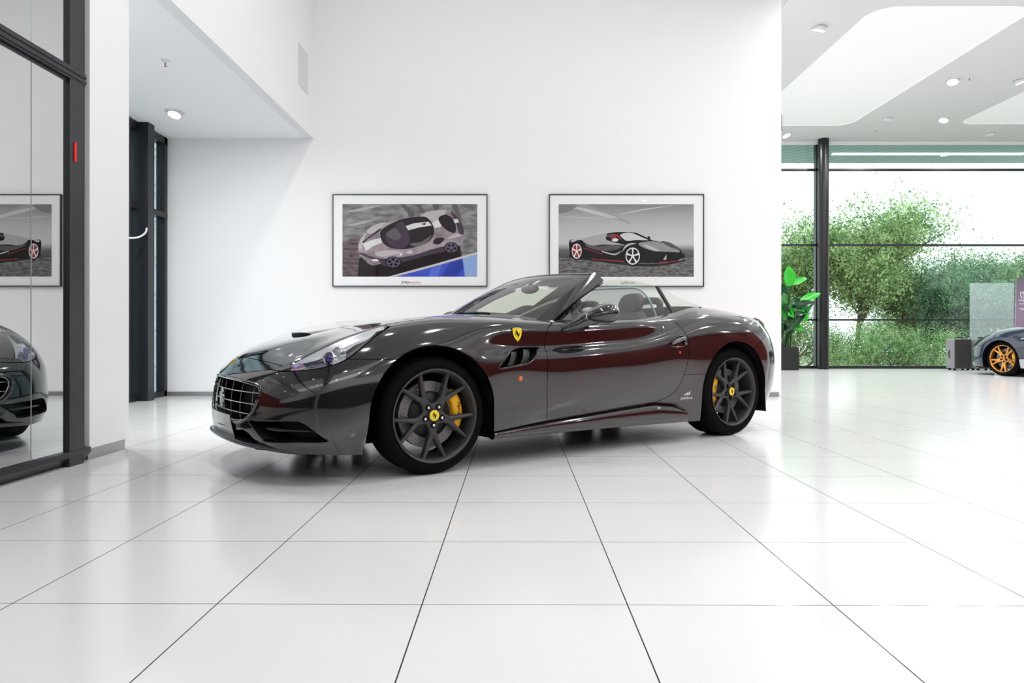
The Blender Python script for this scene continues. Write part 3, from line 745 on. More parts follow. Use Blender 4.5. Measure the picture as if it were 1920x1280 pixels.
for z in (.482, .420, .362):
    ymax = gspan(z); b = bmesh.new(); tube(b, [front_pt(y, z, .022) for y in np.linspace(-ymax, ymax, 25)], .0030, 8); obj('grille_bar', b, M['chrome'], gr, smooth=True)
for y in np.linspace(-.45, .45, 7):
    zz = [z for (a, z) in GH]; top = .535-.03*abs(y)**2*4; bot = .315 if abs(y) < .38 else .37
    b = bmesh.new(); tube(b, [front_pt(y, z, .030) for z in np.linspace(bot, top, 8)], .0014, 6); obj('grille_upright', b, M['satin_metal'], gr, smooth=True)
def emblem(name, pts, p, u, v, n, w_, h_, t, m, parent, **kw):
    b = bmesh.new()
    vs = [b.verts.new(p+u*((a-.5)*w_)+v*((c-.5)*h_)) for a, c in pts]
    es = [b.edges.new((vs[i], vs[(i+1) % len(vs)])) for i in range(len(vs))]
    bmesh.ops.triangle_fill(b, use_beauty=True, edges=es)
    r = bmesh.ops.extrude_face_region(b, geom=b.faces[:])
    for x in r['geom']:
        if isinstance(x, bmesh.types.BMVert): x.co += n*t
    return obj(name, fixn(b), m, parent, **kw)
emblem('horse_emblem', HORSE, front_pt(0, .425, .020), Vector((0, -1, 0)), Vector((0, 0, 1)), Vector((-1, 0, 0)), .10, .125, .008, mat('bright_emblem', (.85, .85, .86), .35, metal=.6), gr)
# lower mouth and side intakes
mp = [(y, z) for y, z in MOUTH if y >= 0]; mp = [(0, .205), (0, .262)]+[(y, z) for y, z in MOUTH if y > 0]
full = mp[1:]+[mp[0]]; MF = [(y, z) for y, z in MOUTH if y > 0]; MF = MF+[(-y, z) for y, z in MF[::-1]]
bucket([front_pt(y, z, .006) for y, z in MF], (.12, 0, 0), 'lower_mouth', M['liner'], gr, .95)
for s in (1, -1):
    o = bucket([front_pt(y, z, .003) for y, z in INT_], (.13, -.05, 0), 'side_intake', M['satin_black'], car, .80)
    b = bmesh.new(); closed_tube(b, [front_pt(y, z, .0) for y, z in INT_], .0035, 6); r_ = obj('intake_rim', b, PAINT, o, smooth=True)
    b = bmesh.new(); tube(b, [front_pt(y, .292+.0*y, .045) for y in np.linspace(.54, .80, 9)], [.009]*4+[.008, .006, .005, .004, .003], 10, flat=1.3); f_ = obj('intake_fin', b, M['gloss_black'], o, smooth=True)
    if s < 0:
        for q in (o, r_, f_): flip_mesh(q)
# front splitter lip
sp_ = smooth_pts([(-.995, 0, .202), (-.985, .2, .200), (-.945, .40, .192), (-.875, .56, .184), (-.775, .70, .172), (-.70, .765, .170)], 5)
b = bmesh.new(); rows = []
allp = [Vector((p.x, -p.y, p.z)) for p in sp_[::-1][:-1]]+list(sp_)
for k, p in enumerate(allp):
    d = (allp[min(k+1, len(allp)-1)]-allp[max(k-1, 0)]).normalized(); nrm = d.cross(Vector((0, 0, 1))).normalized()
    if nrm.x*1+0 > 0 and False: nrm = -nrm
    if nrm.dot(p-Vector((0, 0, .2))) < 0: nrm = -nrm
    row = [p+nrm*a+Vector((0, 0, c)) for a, c in ((.006, .0), (.012, .006), (.010, .015), (0, .019), (-.03, .020), (-.09, .018), (-.09, -.008), (-.03, -.010), (.0, -.006))]
    rows.append(row)
grid(b, rows, wrap=True); obj('splitter_lip', fixn(b), mat('splitter_grey', (.035, .038, .042), .3, coat=.4), car, smooth=True)
# metal plate below the grille
b = bmesh.new(); rows0 = []; rows1 = []
for z in (.345, .30, .25, .218):
    w_ = .255+.03*(.345-z)/.12; rows0.append([front_pt(y, max(z, .23), -.012)+Vector((0, 0, min(0, z-.23))) for y in np.linspace(-w_, w_, 15)]); rows1.append([p+Vector((.003, 0, 0)) for p in rows0[-1]])
grid(b, rows0); grid(b, rows1, flip=True); bmesh.ops.recalc_face_normals(b, faces=b.faces[:])
pl = obj('show_plate', b, mat('brushed_show_plate', (.50, .49, .49), .28, metal=.9), car, label='brushed metal plate')
b = bmesh.new()
for z, a0, a1 in ((.268, -.02, .14), (.245, .04, .22)):
    V = [[front_pt(y, zz, -.0135) for y in np.linspace(a0, a1, 6)] for zz in (z-.004, z+.004)]; grid(b, V)
obj('faint_lettering', fixn(b), mat('pale_lettering', (.75, .75, .75), .4), pl)
# rectangular badge on the nose
p = Vector((-.893, 0, .628)); i_ = np.argmin(np.abs(G_[:, 0, 0]+.9)); 
nb = Vector((-.72, 0, .69)).normalized(); ub = Vector((0, 1, 0)); vb = nb.cross(ub); vb = vb if vb.z > 0 else -vb
kz = np.argmin(np.hypot(G_[0, :, 0]+.905, G_[0, :, 2]-.635)); pb = Vector(G_[0, kz])
nb = Vector(G_[0, kz]-np.array([0, 0, .43])); nb = Vector((-.76, 0, .65)).normalized()
b = bmesh.new(); 
def plate(b, p, u, v, n, w_, h_, t, mi=0):
    vs = [b.verts.new(p+u*(sx*w_/2)+v*(sy*h_/2)+n*k) for k in (0, t) for sx, sy in ((-1, -1), (1, -1), (1, 1), (-1, 1))]
    for f in ((0, 3, 2, 1), (4, 5, 6, 7), (0, 1, 5, 4), (1, 2, 6, 5), (2, 3, 7, 6), (3, 0, 4, 7)): b.faces.new([vs[i] for i in f]).material_index = mi
plate(b, pb, ub, vb, nb, .036, .056, .002); nbadge = obj('nose_badge', fixn(b), M['badge_yellow'], car)
emblem('badge_horse', HORSE, pb+nb*.0022, -ub, vb, nb, .026, .040, .0006, M['ink'], nbadge)
# hood scoop
sc_ = Vector((-.575, .20, .785))
b = bmesh.new(); S_ = smooth_pts([(-.072, 0, 0), (-.05, .016, 0), (0, .020, 0), (.05, .016, 0), (.074, 0, 0), (.04, -.012, 0), (0, -.014, 0), (-.04, -.012, 0)], 4, True)
def hoodz(x, y):
    H = G_[:150, :40].reshape(-1, 3); d = (H[:, 0]-x)**2+(H[:, 1]-abs(y))**2; k = np.argsort(d)[:4]; w_ = 1/(d[k]+1e-6); return float((H[k, 2]*w_).sum()/w_.sum())
rows = []
for t in np.linspace(0, 1, 9):
    h_ = .019*(1-t)**1.2; wd = .20*(1-.12*t); x = -.535+.34*t
    rows.append([(x+.05*a*a, wd*a, hoodz(x+.05*a*a, wd*a)-.004+max(0, (1-abs(a)**3.5))*(h_+.003)) for a in np.linspace(-1, 1, 31)])
grid(b, rows); 
b2 = [(x-.004, y, z) for x, y, z in rows[0]]
hs = obj('hood_scoop', fixn(b), PAINT, car, smooth=True)
b = bmesh.new(); lo = [(x_+.012, y, hoodz(x_, y)+.001) for x_, y, _z in rows[0]]; grid(b, [[(x+.006, y, z-.002) for x, y, z in rows[0]], lo]); obj('scoop_mesh', fixn(b), mat('scoop_mesh', (.02, .025, .05), .5), hs)
b = bmesh.new(); tube(b, rows[0][1:-1], .0042, 8); obj('scoop_lip', b, PAINT, hs, smooth=True)
# ------------------------------------------------------------------ headlight interior
HLp = HL[2:]
def hl_inner(parent, s):
    b = bmesh.new()
    # reuse skin points: inset bowl
    bmh = grid_bm(G_[:110], N_[:110])
    region(bmh, lambda P: np.where((P[:, 2] > .6) & (P[:, 0] < 1.2), XY(HOOD)(P), 9.), 1, gap=.004)
    region(bmh, lambda P: np.where((P[:, 0] < 0) & (P[:, 1] > .5), XZ(HL)(P), 9.), 2, gap=.006, only=(0,))
    k = take(bmh, (2,)); bmh.free(); nl = k.verts.layers.float_vector['nrm']
    DARK = [(-.86, .58), (-.80, .60), (-.735, .645), (-.60, .708), (-.572, .69), (-.585, .58)]; COMB = [(-.50, .60), (-.51, .69), (-.49, .742), (-.43, .778), (-.34, .812), (-.25, .842), (-.2, .87), (-.15, .80), (-.3, .66)]; RAIN = [(-.86, .58), (-.80, .60), (-.745, .645), (-.70, .662), (-.675, .62), (-.68, .58)]
    for pl_ in (DARK, COMB, RAIN): cut_iso(k, XZ(pl_), 0)
    be = set(v for e in k.edges if len(e.link_faces) == 1 for v in e.verts)
    edge = [v.co.copy() for v in be]; E = np.array([e[:] for e in edge])
    k.faces.ensure_lookup_table(); FC = fcen(k); kD, kC, kR = (XZ(q_)(FC) < 0 for q_ in (DARK, COMB, RAIN))
    for f_, d_, c_, r_ in zip(k.faces, kD, kC, kR): f_.material_index = 3 if r_ else 1 if d_ else 2 if c_ else 0
    for v in list(k.verts):
        d = np.sqrt(((E-np.array(v.co[:]))**2).sum(1).min()); v.co -= Vector(v[nl])*(.007+.032*min(1, d/.045)**1.0)
    for f in k.faces:
        f.smooth = True
    me = bpy.data.meshes.new('headlight_bowl'); k.to_mesh(me); k.free()
    o = obj('headlight_bowl', me, [M['hl_silver'], M['hl_dark'], M['hl_comb'], M['hl_rain']], parent)
    objs = [o]
    # projector and second lamp
    for (x, z, r, mm, nm) in ((-.578, .694, .030, 'lens_blue', 'projector_lamp'), (-.530, .724, .026, 'hl_silver', 'round_lamp')):
        p, n = side_pt(x, z); q = p-n*.028; d = Vector((-.82, .52, .12)).normalized(); R = d.to_track_quat('Z', 'Y').to_matrix().to_4x4()
        b = bmesh.new(); lathe(b, [(r*1.22, -.03), (r*1.22, .012), (r*1.12, .017), (r*1.0, .012)], 28); b.transform(Matrix.Translation(q)@R); ring = obj(nm, b, M['chrome'], parent, smooth=True)
        b = bmesh.new(); lathe(b, [(r*math.cos(a), .006+r*.55*math.sin(a)) for a in [math.radians(9*i) for i in range(10)]]+[(.0005, .006+r*.55)], 28); b.transform(Matrix.Translation(q)@R); le = obj('lamp_lens', b, M[mm], ring, smooth=True)
        objs += [ring, le]
    if s < 0:
        for q in objs: flip_mesh(q)
M['hl_silver'] = mat('headlight_silver', (.62, .62, .62), .28, metal=.4)
M['hl_dark'] = mat('headlight_dark_blue', (.012, .014, .035), .12, metal=.3, coat=1); 
_b = M['hl_dark'].node_tree.nodes['Principled BSDF']; _b.inputs['Thin Film Thickness'].default_value = 620; _b.inputs['Thin Film IOR'].default_value = 1.6
M['hl_rain'] = mat('painted_rainbow_reflection', (.5, .5, .8), .15, metal=.4, coat=1); _nt = M['hl_rain'].node_tree  # rainbow lens reflection painted in as noise colours
_n = _nt.nodes.new('ShaderNodeTexNoise'); _n.inputs['Scale'].default_value = 16; _c = _nt.nodes.new('ShaderNodeTexCoord'); _r2 = _nt.nodes.new('ShaderNodeValToRGB'); _cr = _r2.color_ramp
_cr.elements[0].position = .30; _cr.elements[0].color = (.02, .04, .35, 1); _cr.elements[1].position = .72; _cr.elements[1].color = (.55, .60, .70, 1)
for _p, _k in ((.40, (.10, .35, .75)), (.46, (.10, .50, .25)), (.51, (.75, .65, .15)), (.56, (.70, .18, .20)), (.62, (.35, .12, .55))): _e = _cr.elements.new(_p); _e.color = (*_k, 1)
_nt.links.new(_c.outputs['Object'], _n.inputs[0]); _nt.links.new(_n.outputs['Fac'], _r2.inputs[0]); _nt.links.new(_r2.outputs[0], _nt.nodes['Principled BSDF'].inputs['Base Color'])
M['hl_comb'] = mat('headlight_honeycomb', (.03, .03, .035), .3, metal=.4)
nt = M['hl_comb'].node_tree; vo = nt.nodes.new('ShaderNodeTexVoronoi'); vo.inputs['Scale'].default_value = 70; cr = nt.nodes.new('ShaderNodeValToRGB'); cr.color_ramp.elements[0].color = (.35, .33, .33, 1); cr.color_ramp.elements[0].position = .12; cr.color_ramp.elements[1].position = .3; cr.color_ramp.elements[1].color = (.015, .014, .016, 1)
tc = nt.nodes.new('ShaderNodeTexCoord'); nt.links.new(tc.outputs['Object'], vo.inputs[0]); nt.links.new(vo.outputs['Distance'], cr.inputs[0]); nt.links.new(cr.outputs[0], nt.nodes['Principled BSDF'].inputs['Base Color'])
M['lens_blue'] = mat('projector_glass', (.10, .08, .30), .05, coat=1); M['lens_blue'].node_tree.nodes['Principled BSDF'].inputs['Metallic'].default_value = .6
hl_inner(lens_near, 1); hl_inner(lens_far, -1)
# ------------------------------------------------------------------ side vents, shields, markers, handles, scripts
M['slat'] = mat('vent_slat_grey', (.045, .045, .047), .35, metal=.3)
def side_bits(s):
    made = []
    def add(o): made.append(o); return o
    vp = [side_pt(x, z, .0)[0] for x, z in VENT]
    v_ = add(bucket([p-Vector((0, .003, 0)) for p in vp], (.015, -.07, 0), 'side_vent', M['liner'], car, .9))
    b = bmesh.new(); closed_tube(b, [side_pt(x, z, .002)[0] for x, z in VENT], .0055, 8); add(obj('vent_rim', b, M['gloss_black'], v_, smooth=True))
    for x0, wd in ((.468, .075), (.560, .085), (.665, .04)):
        b = bmesh.new(); rows = []
        for t in np.linspace(0, 1, 6):
            z = .612+.10*t; xx = x0+.06*t; zc = min(z, np.interp(xx, [.40, .45, .50, .554, .62, .74], [.60, .648, .69, .711, .719, .718])-.004); zc = max(zc, np.interp(xx, [.40, .524, .622, .676, .712], [.603, .614, .63, .66, .695])+.003)
            pA = side_pt(xx, zc)[0]+Vector((0, -.004, 0)); pB = pA+Vector((wd*.75, -.022, 0)); rows.append([pA, pA.lerp(pB, .5)+Vector((0, .004, 0)), pB])
        grid(b, rows); grid(b, [[q+Vector((.002, -.004, 0)) for q in r] for r in rows], flip=True); add(obj('vent_slat', fixn(b), M['slat'], v_, smooth=True))
    # shield
    p, u, v, n = side_frame(.580, .805, .001)
    SH = smooth_pts([(-.038, .040, 0), (-.02, .045, 0), (0, .047, 0), (.02, .045, 0), (.038, .040, 0)], 3)+smooth_pts([(.037, .01, 0), (.026, -.022, 0), (0, -.052, 0)], 4)+smooth_pts([(0, -.052, 0), (-.026, -.022, 0), (-.037, .01, 0)], 4)[1:]
    def layer(k, name, m, t0, t1, sub=None, par=None, clip=None):
        b = bmesh.new(); pts = [(a.x*k, a.y*k) for a in SH]
        if clip: pts = [(a, min(max(c, clip[0]), clip[1])) for a, c in pts]
        poly_prism(b, pts, lambda a, c: p+u*a+v*c+n*t0, lambda a, c: p+u*a+v*c+n*t1); bmesh.ops.dissolve_degenerate(b, dist=1e-5, edges=b.edges[:]); return add(obj(name, fixn(b), m, par or car))
    sh = layer(1.0, 'shield_badge', M['ink'], -.003, .0026); layer(.90, 'shield_field', M['badge_yellow'], .0026, .0036, par=sh)
    for c0, c1, nm, cl in ((.0325, .0345, 'red_band', (.6, .02, .02)), (.0345, .0372, 'white_band', (.85, .85, .85)), (.0372, .0395, 'green_band', (.01, .25, .05))):
        b = bmesh.new(); 
        for a0, a1 in zip(np.linspace(-.032, .032, 9), np.linspace(-.032, .032, 9)[1:]):
            bow = lambda a: .0035*(1-(a/.034)**2)
            vs = [b.verts.new(p+u*a+v*(c+bow(a))+n*.0041) for a, c in ((a0, c0), (a1, c0), (a1, c1), (a0, c1))]; b.faces.new(vs)
        add(obj(nm, fixn(b), mat(nm, cl, .3, coat=.5), sh))
    add(emblem('shield_horse', HORSE, p+n*.0037+v*.002, u, v, n, .046, .052, .0006, M['ink'], sh))
    t = text_mesh('shield_letters', 'S F', .013, M['ink'], sh, .0003)
    Rm = Matrix((( u.x, v.x, n.x, 0), (u.y, v.y, n.y, 0), (u.z, v.z, n.z, 0), (0, 0, 0, 1)))
    if Rm.determinant() < 0 and s > 0: pass
    t.data.transform(Matrix.Translation(p+n*.004-v*.031)@Rm); add(t)
    # amber marker
    p, u, v, n = side_frame(.561, .533, 0); Rn = n.to_track_quat('Z', 'Y').to_matrix().to_4x4()
    b = bmesh.new(); lathe(b, [(.0155, 0), (.0155, .002), (.0125, .003)]+[(.0125*math.cos(a), .003+.007*math.sin(a)) for a in [math.radians(15*i) for i in range(1, 6)]]+[(.0003, .010)], 20); b.transform(Matrix.Translation(p)@Rn); add(obj('side_marker', b, M['amber'], car, smooth=True))
    p, u, v, n = side_frame(1.989, .673, 0); b = bmesh.new(); lathe(b, [(.009, 0), (.009, .002), (.0003, .003)], 16); b.transform(Matrix.Translation(p)@Rn); add(obj('red_reflector_dot', b, mat('red_dot', (.7, .02, .02), .3), door_n if s > 0 else door_f, smooth=True))
    # door handle
    dpar = door_n if s > 0 else door_f
    HP = smooth_pts([(1.897, .742, 0), (1.93, .768, 0), (1.99, .787, 0), (2.045, .792, 0), (2.062, .775, 0), (2.056, .74, 0), (2.02, .718, 0), (1.95, .713, 0), (1.905, .720, 0)], 4, True)
    b = bmesh.new(); ring = [side_pt(a.x, a.y, .0015)[0] for a in HP]; vs = [b.verts.new(q) for q in ring]; c = side_pt(1.985, .750, -.012)[0]
    mid = [b.verts.new(side_pt(1.985+(a.x-1.985)*.8, .75+(a.y-.75)*.8, -.006)[0]) for a in HP]; cv = b.verts.new(c)
    for i in range(len(vs)):
        j = (i+1) % len(vs); b.faces.new((vs[i], vs[j], mid[j], mid[i])); b.faces.new((mid[i], mid[j], cv))
    for q in b.verts: q.co += Vector((0, .004, 0))
    hp = add(obj('handle_recess', fixn(b), M['gloss_black'], dpar, smooth=True))
    b = bmesh.new(); closed_tube(b, [q+Vector((0, .003, 0)) for q in ring], .004, 8); add(obj('recess_rim', b, PAINT, hp, smooth=True))
    b = bmesh.new(); tube(b, [side_pt(x, z, o_)[0] for x, z, o_ in ((1.905, .733, .008), (1.95, .748, .014), (2.0, .763, .018), (2.035, .772, .016), (2.05, .768, .006))], [.007, .012, .015, .015, .01], 12); add(obj('handle_lever', b, mat('handle_paint', (.16, .16, .165), .15, metal=.9, coat=1), hp, smooth=True))
    b = bmesh.new(); tube(b, [side_pt(2.043, z, .012)[0] for z in (.725, .75, .775)], [.012, .014, .012], 10); add(obj('handle_grip', b, PAINT, hp, smooth=True))
    # designer script behind the door
    p, u, v, n = side_frame(2.080, .332, .001); Rm = Matrix((( u.x, v.x, n.x, 0), (u.y, v.y, n.y, 0), (u.z, v.z, n.z, 0), (0, 0, 0, 1)))
    t = text_mesh('script_badge', 'pininfarina', .030, M['chrome'], car, .0008, .25); t.data.transform(Matrix.Translation(p)@Rm@Matrix.Diagonal((.98, 1, 1, 1))); add(t)
    b = bmesh.new(); p, u, v, n = side_frame(2.085, .366, .001)
    for k, (a0, hh) in enumerate(((-.030, .010), (-.010, .020), (.012, .024))):
        poly_prism(b, [(a0-.006, -.012), (a0+.010, -.012), (a0+.022, hh-.010), (a0+.014, hh-.010)], lambda a, c: p+u*a+v*c, lambda a, c: p+u*a+v*c+n*.001)
    add(obj('designer_mark', fixn(b), M['chrome'], car))
    if s < 0:
        for q in made:
            flip_mesh(q)
            if q.name.startswith(('script_badge', 'shield_letters')): pass
both(side_bits)
# ------------------------------------------------------------------ sill skirts
for s in (1, -1):
    b = bmesh.new(); rows = []
    for x in np.linspace(.388, 2.10, 46):
        ztop = np.interp(x, [.345, .8, 1.3, 1.8, 2.10], [.206, .232, .252, .262, .232]); zb = np.interp(x, [.345, .5, 2.10], [.165, .168, .150])
        y0 = side_pt(x, ztop+.02)[0].y; k = min(1, (2.10-x)/.06); k2 = min(1, (x-.33)/.1)
        zc_ = np.interp(x, [.34, .8, 1.132, 1.423, 1.787, 1.98, 2.09], [.212, .257, .277, .297, .321, .300, .236]); y1_ = side_pt(x, zc_+.01)[0].y
        rows.append([(x, s*(y1_-.06), zc_-.004), (x, s*(y1_-.020), zc_-.009), (x, s*(y0-.004+.016*k*k2), ztop), (x, s*(y0+.0+.016*k*k2), ztop-.010), (x, s*(y0+.004+.012*k*k2), (ztop+zb)/2), (x, s*(y0-.002), zb+.006), (x, s*(y0-.02), zb), (x, s*(y0-.07), zb)])
    grid(b, rows, flip=(s < 0)); V = list(b.verts)
    obj('side_skirt', fixn(b), PAINT, car, smooth=True)
# ------------------------------------------------------------------ windscreen, pillars, header
def base_pt(y): k = y/.70; return Vector((.735+.125*k*k, y, .948-.052*k*k))
def head_pt(y): k = y/.560; return Vector((1.385+.105*k*k, y, 1.268-.018*k*k))
def ws_pt(sy, t, push=0.):
    a = base_pt(.70*sy); c = head_pt(.560*sy); p = a.lerp(c, t); bul = (.021-.009*abs(sy)**2)*4*t*(1-t)
    n = Vector((-.62, .45*sy, .78)).normalized(); return p+n*(bul+push)
b = bmesh.new(); grid(b, [[ws_pt(s, t) for s in np.linspace(-1, 1, 33)] for t in np.linspace(0, 1, 17)]); wind = obj('windscreen', fixn(b), glass('windscreen_glass', (.91, .93, .86), .9, .05), car, smooth=True)
# black edge band printed on the glass, sides widened to paint dark reflections
b = bmesh.new(); S0 = np.linspace(-1, 1, 33)
grid(b, [[ws_pt(s, t, -.003) for s in S0] for t in (0, .03, .06)]); grid(b, [[ws_pt(s, t, -.003) for s in S0] for t in (.90, .95, 1)])
for a in (-1, 1): grid(b, [[ws_pt(a*s, t, -.003) for s in (.80, .87, .94, 1)] for t in np.linspace(.05, .93, 12)])
obj('black_edge_band', fixn(b), mat('frit_and_dark_reflection', (.004, .004, .004), .35), wind, smooth=True)
pill = []
for s in (1, -1):
    b = bmesh.new(); rows = []
    for t in np.linspace(-.02, 1.02, 15):
        A = ws_pt(1, t, .006); C = Vector((.968, .748, .890)).lerp(Vector((1.562, .590, 1.198)), t)+Vector((-.62, .3, .78)).normalized()*.012*4*t*(1-t)
        mid_ = (A+C)/2; nn = Vector((-.35, .75, .55)).normalized()
        row = [A, A.lerp(C, .03)+nn*.006, A.lerp(C, .35)+nn*.009, A.lerp(C, .65)+nn*.009, A.lerp(C, .97)+nn*.006, C, C-nn*.012+Vector((-.006, 0, 0)), A.lerp(C, .5)-nn*.030, A-nn*.016+Vector((.01, 0, -.004))]
        rows.append([(p.x, s*p.y, p.z) for p in row])
    V = grid(b, rows, wrap=True); b.faces.new(V[0]); b.faces.new(V[-1]); p_ = obj('windscreen_pillar', fixn(b), PAINT, car, smooth=False)
    for f in p_.data.polygons: f.use_smooth = True
    p_.data.set_sharp_from_angle(angle=math.radians(28))
    # rubber seal along the rear edge
    b = bmesh.new(); pts = [Vector((.972, .738, .897)).lerp(Vector((1.572, .578, 1.192)), t)+Vector((-.62, .3, .78)).normalized()*.012*4*t*(1-t)-Vector((.0, .012, .002)) for t in np.linspace(0, 1, 12)]
    tube(b, [(p.x, s*p.y, p.z) for p in pts], .013, 8); obj('pillar_seal', b, M['satin_black'], p_, smooth=True)
    # inner trim
    b = bmesh.new(); rows = []
    for t in np.linspace(-.02, 1.0, 10):
        A = ws_pt(.93, t, -.014); C = Vector((1.02, .72, .88)).lerp(Vector((1.55, .55, 1.20)), t); D = A.lerp(C, .5)+Vector((.02, -.05, -.02)); rows.append([(q.x, s*q.y, q.z) for q in (A, D, C)])
    grid(b, rows); obj('inner_trim', fixn(b), M['leather'], p_, smooth=True)
b = bmesh.new(); rows = []
for sy in np.linspace(-1, 1, 31):
    p = ws_pt(sy, 1.0, .004); k = abs(sy)
    r = Vector((.075+.0*k, 0, -.010-.02*k*k)); rows.append([p+Vector((-.012, 0, -.004)), p+Vector((.006, 0, .003)), p+r*.5+Vector((0, 0, .005)), p+r+Vector((0, 0, .0)), p+r+Vector((.006, 0, -.016)), p+r*.4+Vector((0, 0, -.036)), p+Vector((-.035, 0, -.030))])
V = grid(b, rows, wrap=True); b.faces.new(V[0]); b.faces.new(V[-1]); hd = obj('roof_header', fixn(b), M['gloss_black'], car, smooth=True)
for s in (1, -1):
    b = bmesh.new(); grid(b, [[Vector((x_, s*(.06+.40*k), 1.245-.012*k-(x_off)*.62))+Vector((0, 0, -.008)) for k in np.linspace(0, 1, 5)] for x_, x_off in ((1.41, 0), (1.35, .045), (1.285, .10))])
    bmesh.ops.solidify(b, geom=b.faces[:], thickness=.012); obj('sun_visor', fixn(b), mat('visor_grey', (.10, .10, .10), .7), hd)
b = bmesh.new(); bmesh.ops.create_uvsphere(b, u_segments=24, v_segments=14, radius=1); b.transform(Matrix.Translation((1.325, 0, 1.160))@Matrix.Diagonal((.025, .115, .036, 1)))
rv = obj('rear_view_mirror', b, mat('mirror_housing', (.06, .06, .06), .4), car, smooth=True)
b = bmesh.new(); tube(b, [(1.325, 0, 1.19), (1.345, 0, 1.215), (1.385, 0, 1.24)], [.02, .014, .014], 10); obj('mirror_stem', b, M['satin_black'], rv, smooth=True)
# cowl and wiper
b = bmesh.new(); rows = []
for sy in np.linspace(-1, 1, 31):
    a = base_pt(.70*sy); y = .70*sy; hx = np.interp(abs(y), [0, .2, .42, .6, .70], [.61, .625, .675, .745, .78]); rows.append([Vector((hx-.02, y, hoodz(hx, y)-.012)), Vector(((hx+a.x)/2, y*1.0, (hoodz(hx, y)+a.z)/2-.018)), a+Vector((.01, 0, -.008))])
grid(b, rows); obj('cowl', fixn(b), M['satin_black'], car, smooth=True)
for (y0, y1) in ((.38, -.22), (-.30, -.66)):
    b = bmesh.new(); tube(b, [Vector((.70, y0, .945)), ws_pt((y0*.6+y1*.4)/.7, .02, .012), ws_pt(y1/.7*.98, .035, .008)], [.010, .008, .005], 8); wp = obj('wiper_arm', b, M['satin_black'], car, smooth=True)
    b = bmesh.new(); tube(b, [ws_pt((y1+(y0-y1)*k)/.7*.98, .035, .004) for k in np.linspace(0, .75, 8)], .006, 6); obj('wiper_blade', b, M['rubber'], wp)
# ------------------------------------------------------------------ side windows
def gy(z): return .765-(z-.90)*.575-.02*max(0, (z-.9)/.3)*(1-min(1, (z-.9)/.3))
WTOP = [(1.562, 1.192), (1.64, 1.212), (1.74, 1.220), (1.86, 1.217), (1.98, 1.204), (2.115, 1.180)]
DW = [(1.02, .885), (1.30, 1.035)]+P2(WTOP, 3)+[(2.165, .945), (2.0, .925), (1.6, .895), (1.2, .885)]
QW = P2([(2.135, 1.175), (2.26, 1.122), (2.40, 1.072), (2.545, 1.030)], 4)+[(2.46, 1.008), (2.36, .985), (2.19, .945)]
for s in (1, -1):
    for nm, W_, par in (('side_window', DW, door_n if s > 0 else door_f), ('quarter_window', QW, car)):
        b = bmesh.new(); poly_prism(b, W_, lambda x, z: (x, s*gy(z), z), lambda x, z: (x, s*(gy(z)-.0045), z)); obj(nm, fixn(b), M['car_glass'], par)
    b = bmesh.new(); q = .011
    poly_prism(b, [(2.118, 1.183), (2.142, 1.178), (2.198, .945), (2.170, .940)], lambda x, z: (x, s*(gy(z)+.004), z), lambda x, z: (x, s*(gy(z)-.022), z)); obj('window_bar', fixn(b), M['satin_black'], car)
    b = bmesh.new(); 
    tube(b, [(x, s*(gy(z)+.003), z) for x, z in ((.98, .893), (1.3, .893), (1.6, .900), (1.9, .918), (2.12, .938), (2.3, .972), (2.45, 1.003), (2.53, 1.022))], .008, 8); obj('belt_seal', b, M['satin_black'], car, smooth=True)
    # fixed corner strip
    b = bmesh.new(); poly_prism(b, [(1.02, .89), (1.135, .89), (1.14, .965), (1.12, .945)], lambda x, z: (x, s*(gy(z)-.006), z), lambda x, z: (x, s*(gy(z)-.02), z)); obj('corner_panel', fixn(b), M['satin_black'], door_n if s > 0 else door_f)
# ------------------------------------------------------------------ door mirrors
for s in (1, -1):
    dp_ = door_n if s > 0 else door_f
    b = bmesh.new(); tube(b, smooth_pts([(.972, .868, .838), (.992, .898, .850), (1.03, .935, .870), (1.085, .968, .902), (1.16, .995, .932)], 5), [.034]*5+[.034, .035, .036, .037, .038]+[.040, .042, .044, .047, .050]+[.052, .054, .056, .057, .058]+[.058], 24, flat=.88)
    for v in b.verts: v.co.y *= s
    mr = obj('door_mirror', fixn(b), PAINT, dp_, smooth=True)
    b = bmesh.new(); bmesh.ops.create_uvsphere(b, u_segments=40, v_segments=24, radius=1)
    for v in b.verts:
        x, y, z = v.co; f = 1.55-.2*y if x < 0 else .78
        v.co = Vector((x*.100*f, y*.128*(1-.12*y)-.02*max(0, -x)**2, z*.066*(1+.12*y)*(1-.25*max(0, -x))-.016*max(0, -x)**2))
        if v.co.x > .052: v.co.x = .052
    b.transform(Matrix.Translation((1.20, 1.022, .944))@Matrix.Rotation(math.radians(-6), 4, 'Y')@Matrix.Rotation(math.radians(10), 4, 'Z'))
    for v in b.verts: v.co.y *= s
    obj('mirror_shell', fixn(b), PAINT, mr, smooth=True)
    b = bmesh.new(); bmesh.ops.create_uvsphere(b, u_segments=32, v_segments=12, radius=1); b.transform(Matrix.Translation((1.2515, s*1.024, .944))@Matrix.Rotation(math.radians(10*s), 4, 'Z')@Matrix.Diagonal((.004, .092, .045, 1))); obj('mirror_glass', b, M['chrome'], mr, smooth=True)
    b = bmesh.new(); lathe(b, [(.035, -.004), (.034, .004), (.02, .006), (.0005, .006)], 20); 
    p, n = side_pt(.985, .845, 0); b.transform(Matrix.Translation(p)@n.to_track_quat('Z', 'Y').to_matrix().to_4x4()@Matrix.Diagonal((1.3, 1, 1, 1)))
    for v in b.verts: v.co.y *= s
    obj('mirror_foot', fixn(b), M['satin_black'], mr, smooth=True)
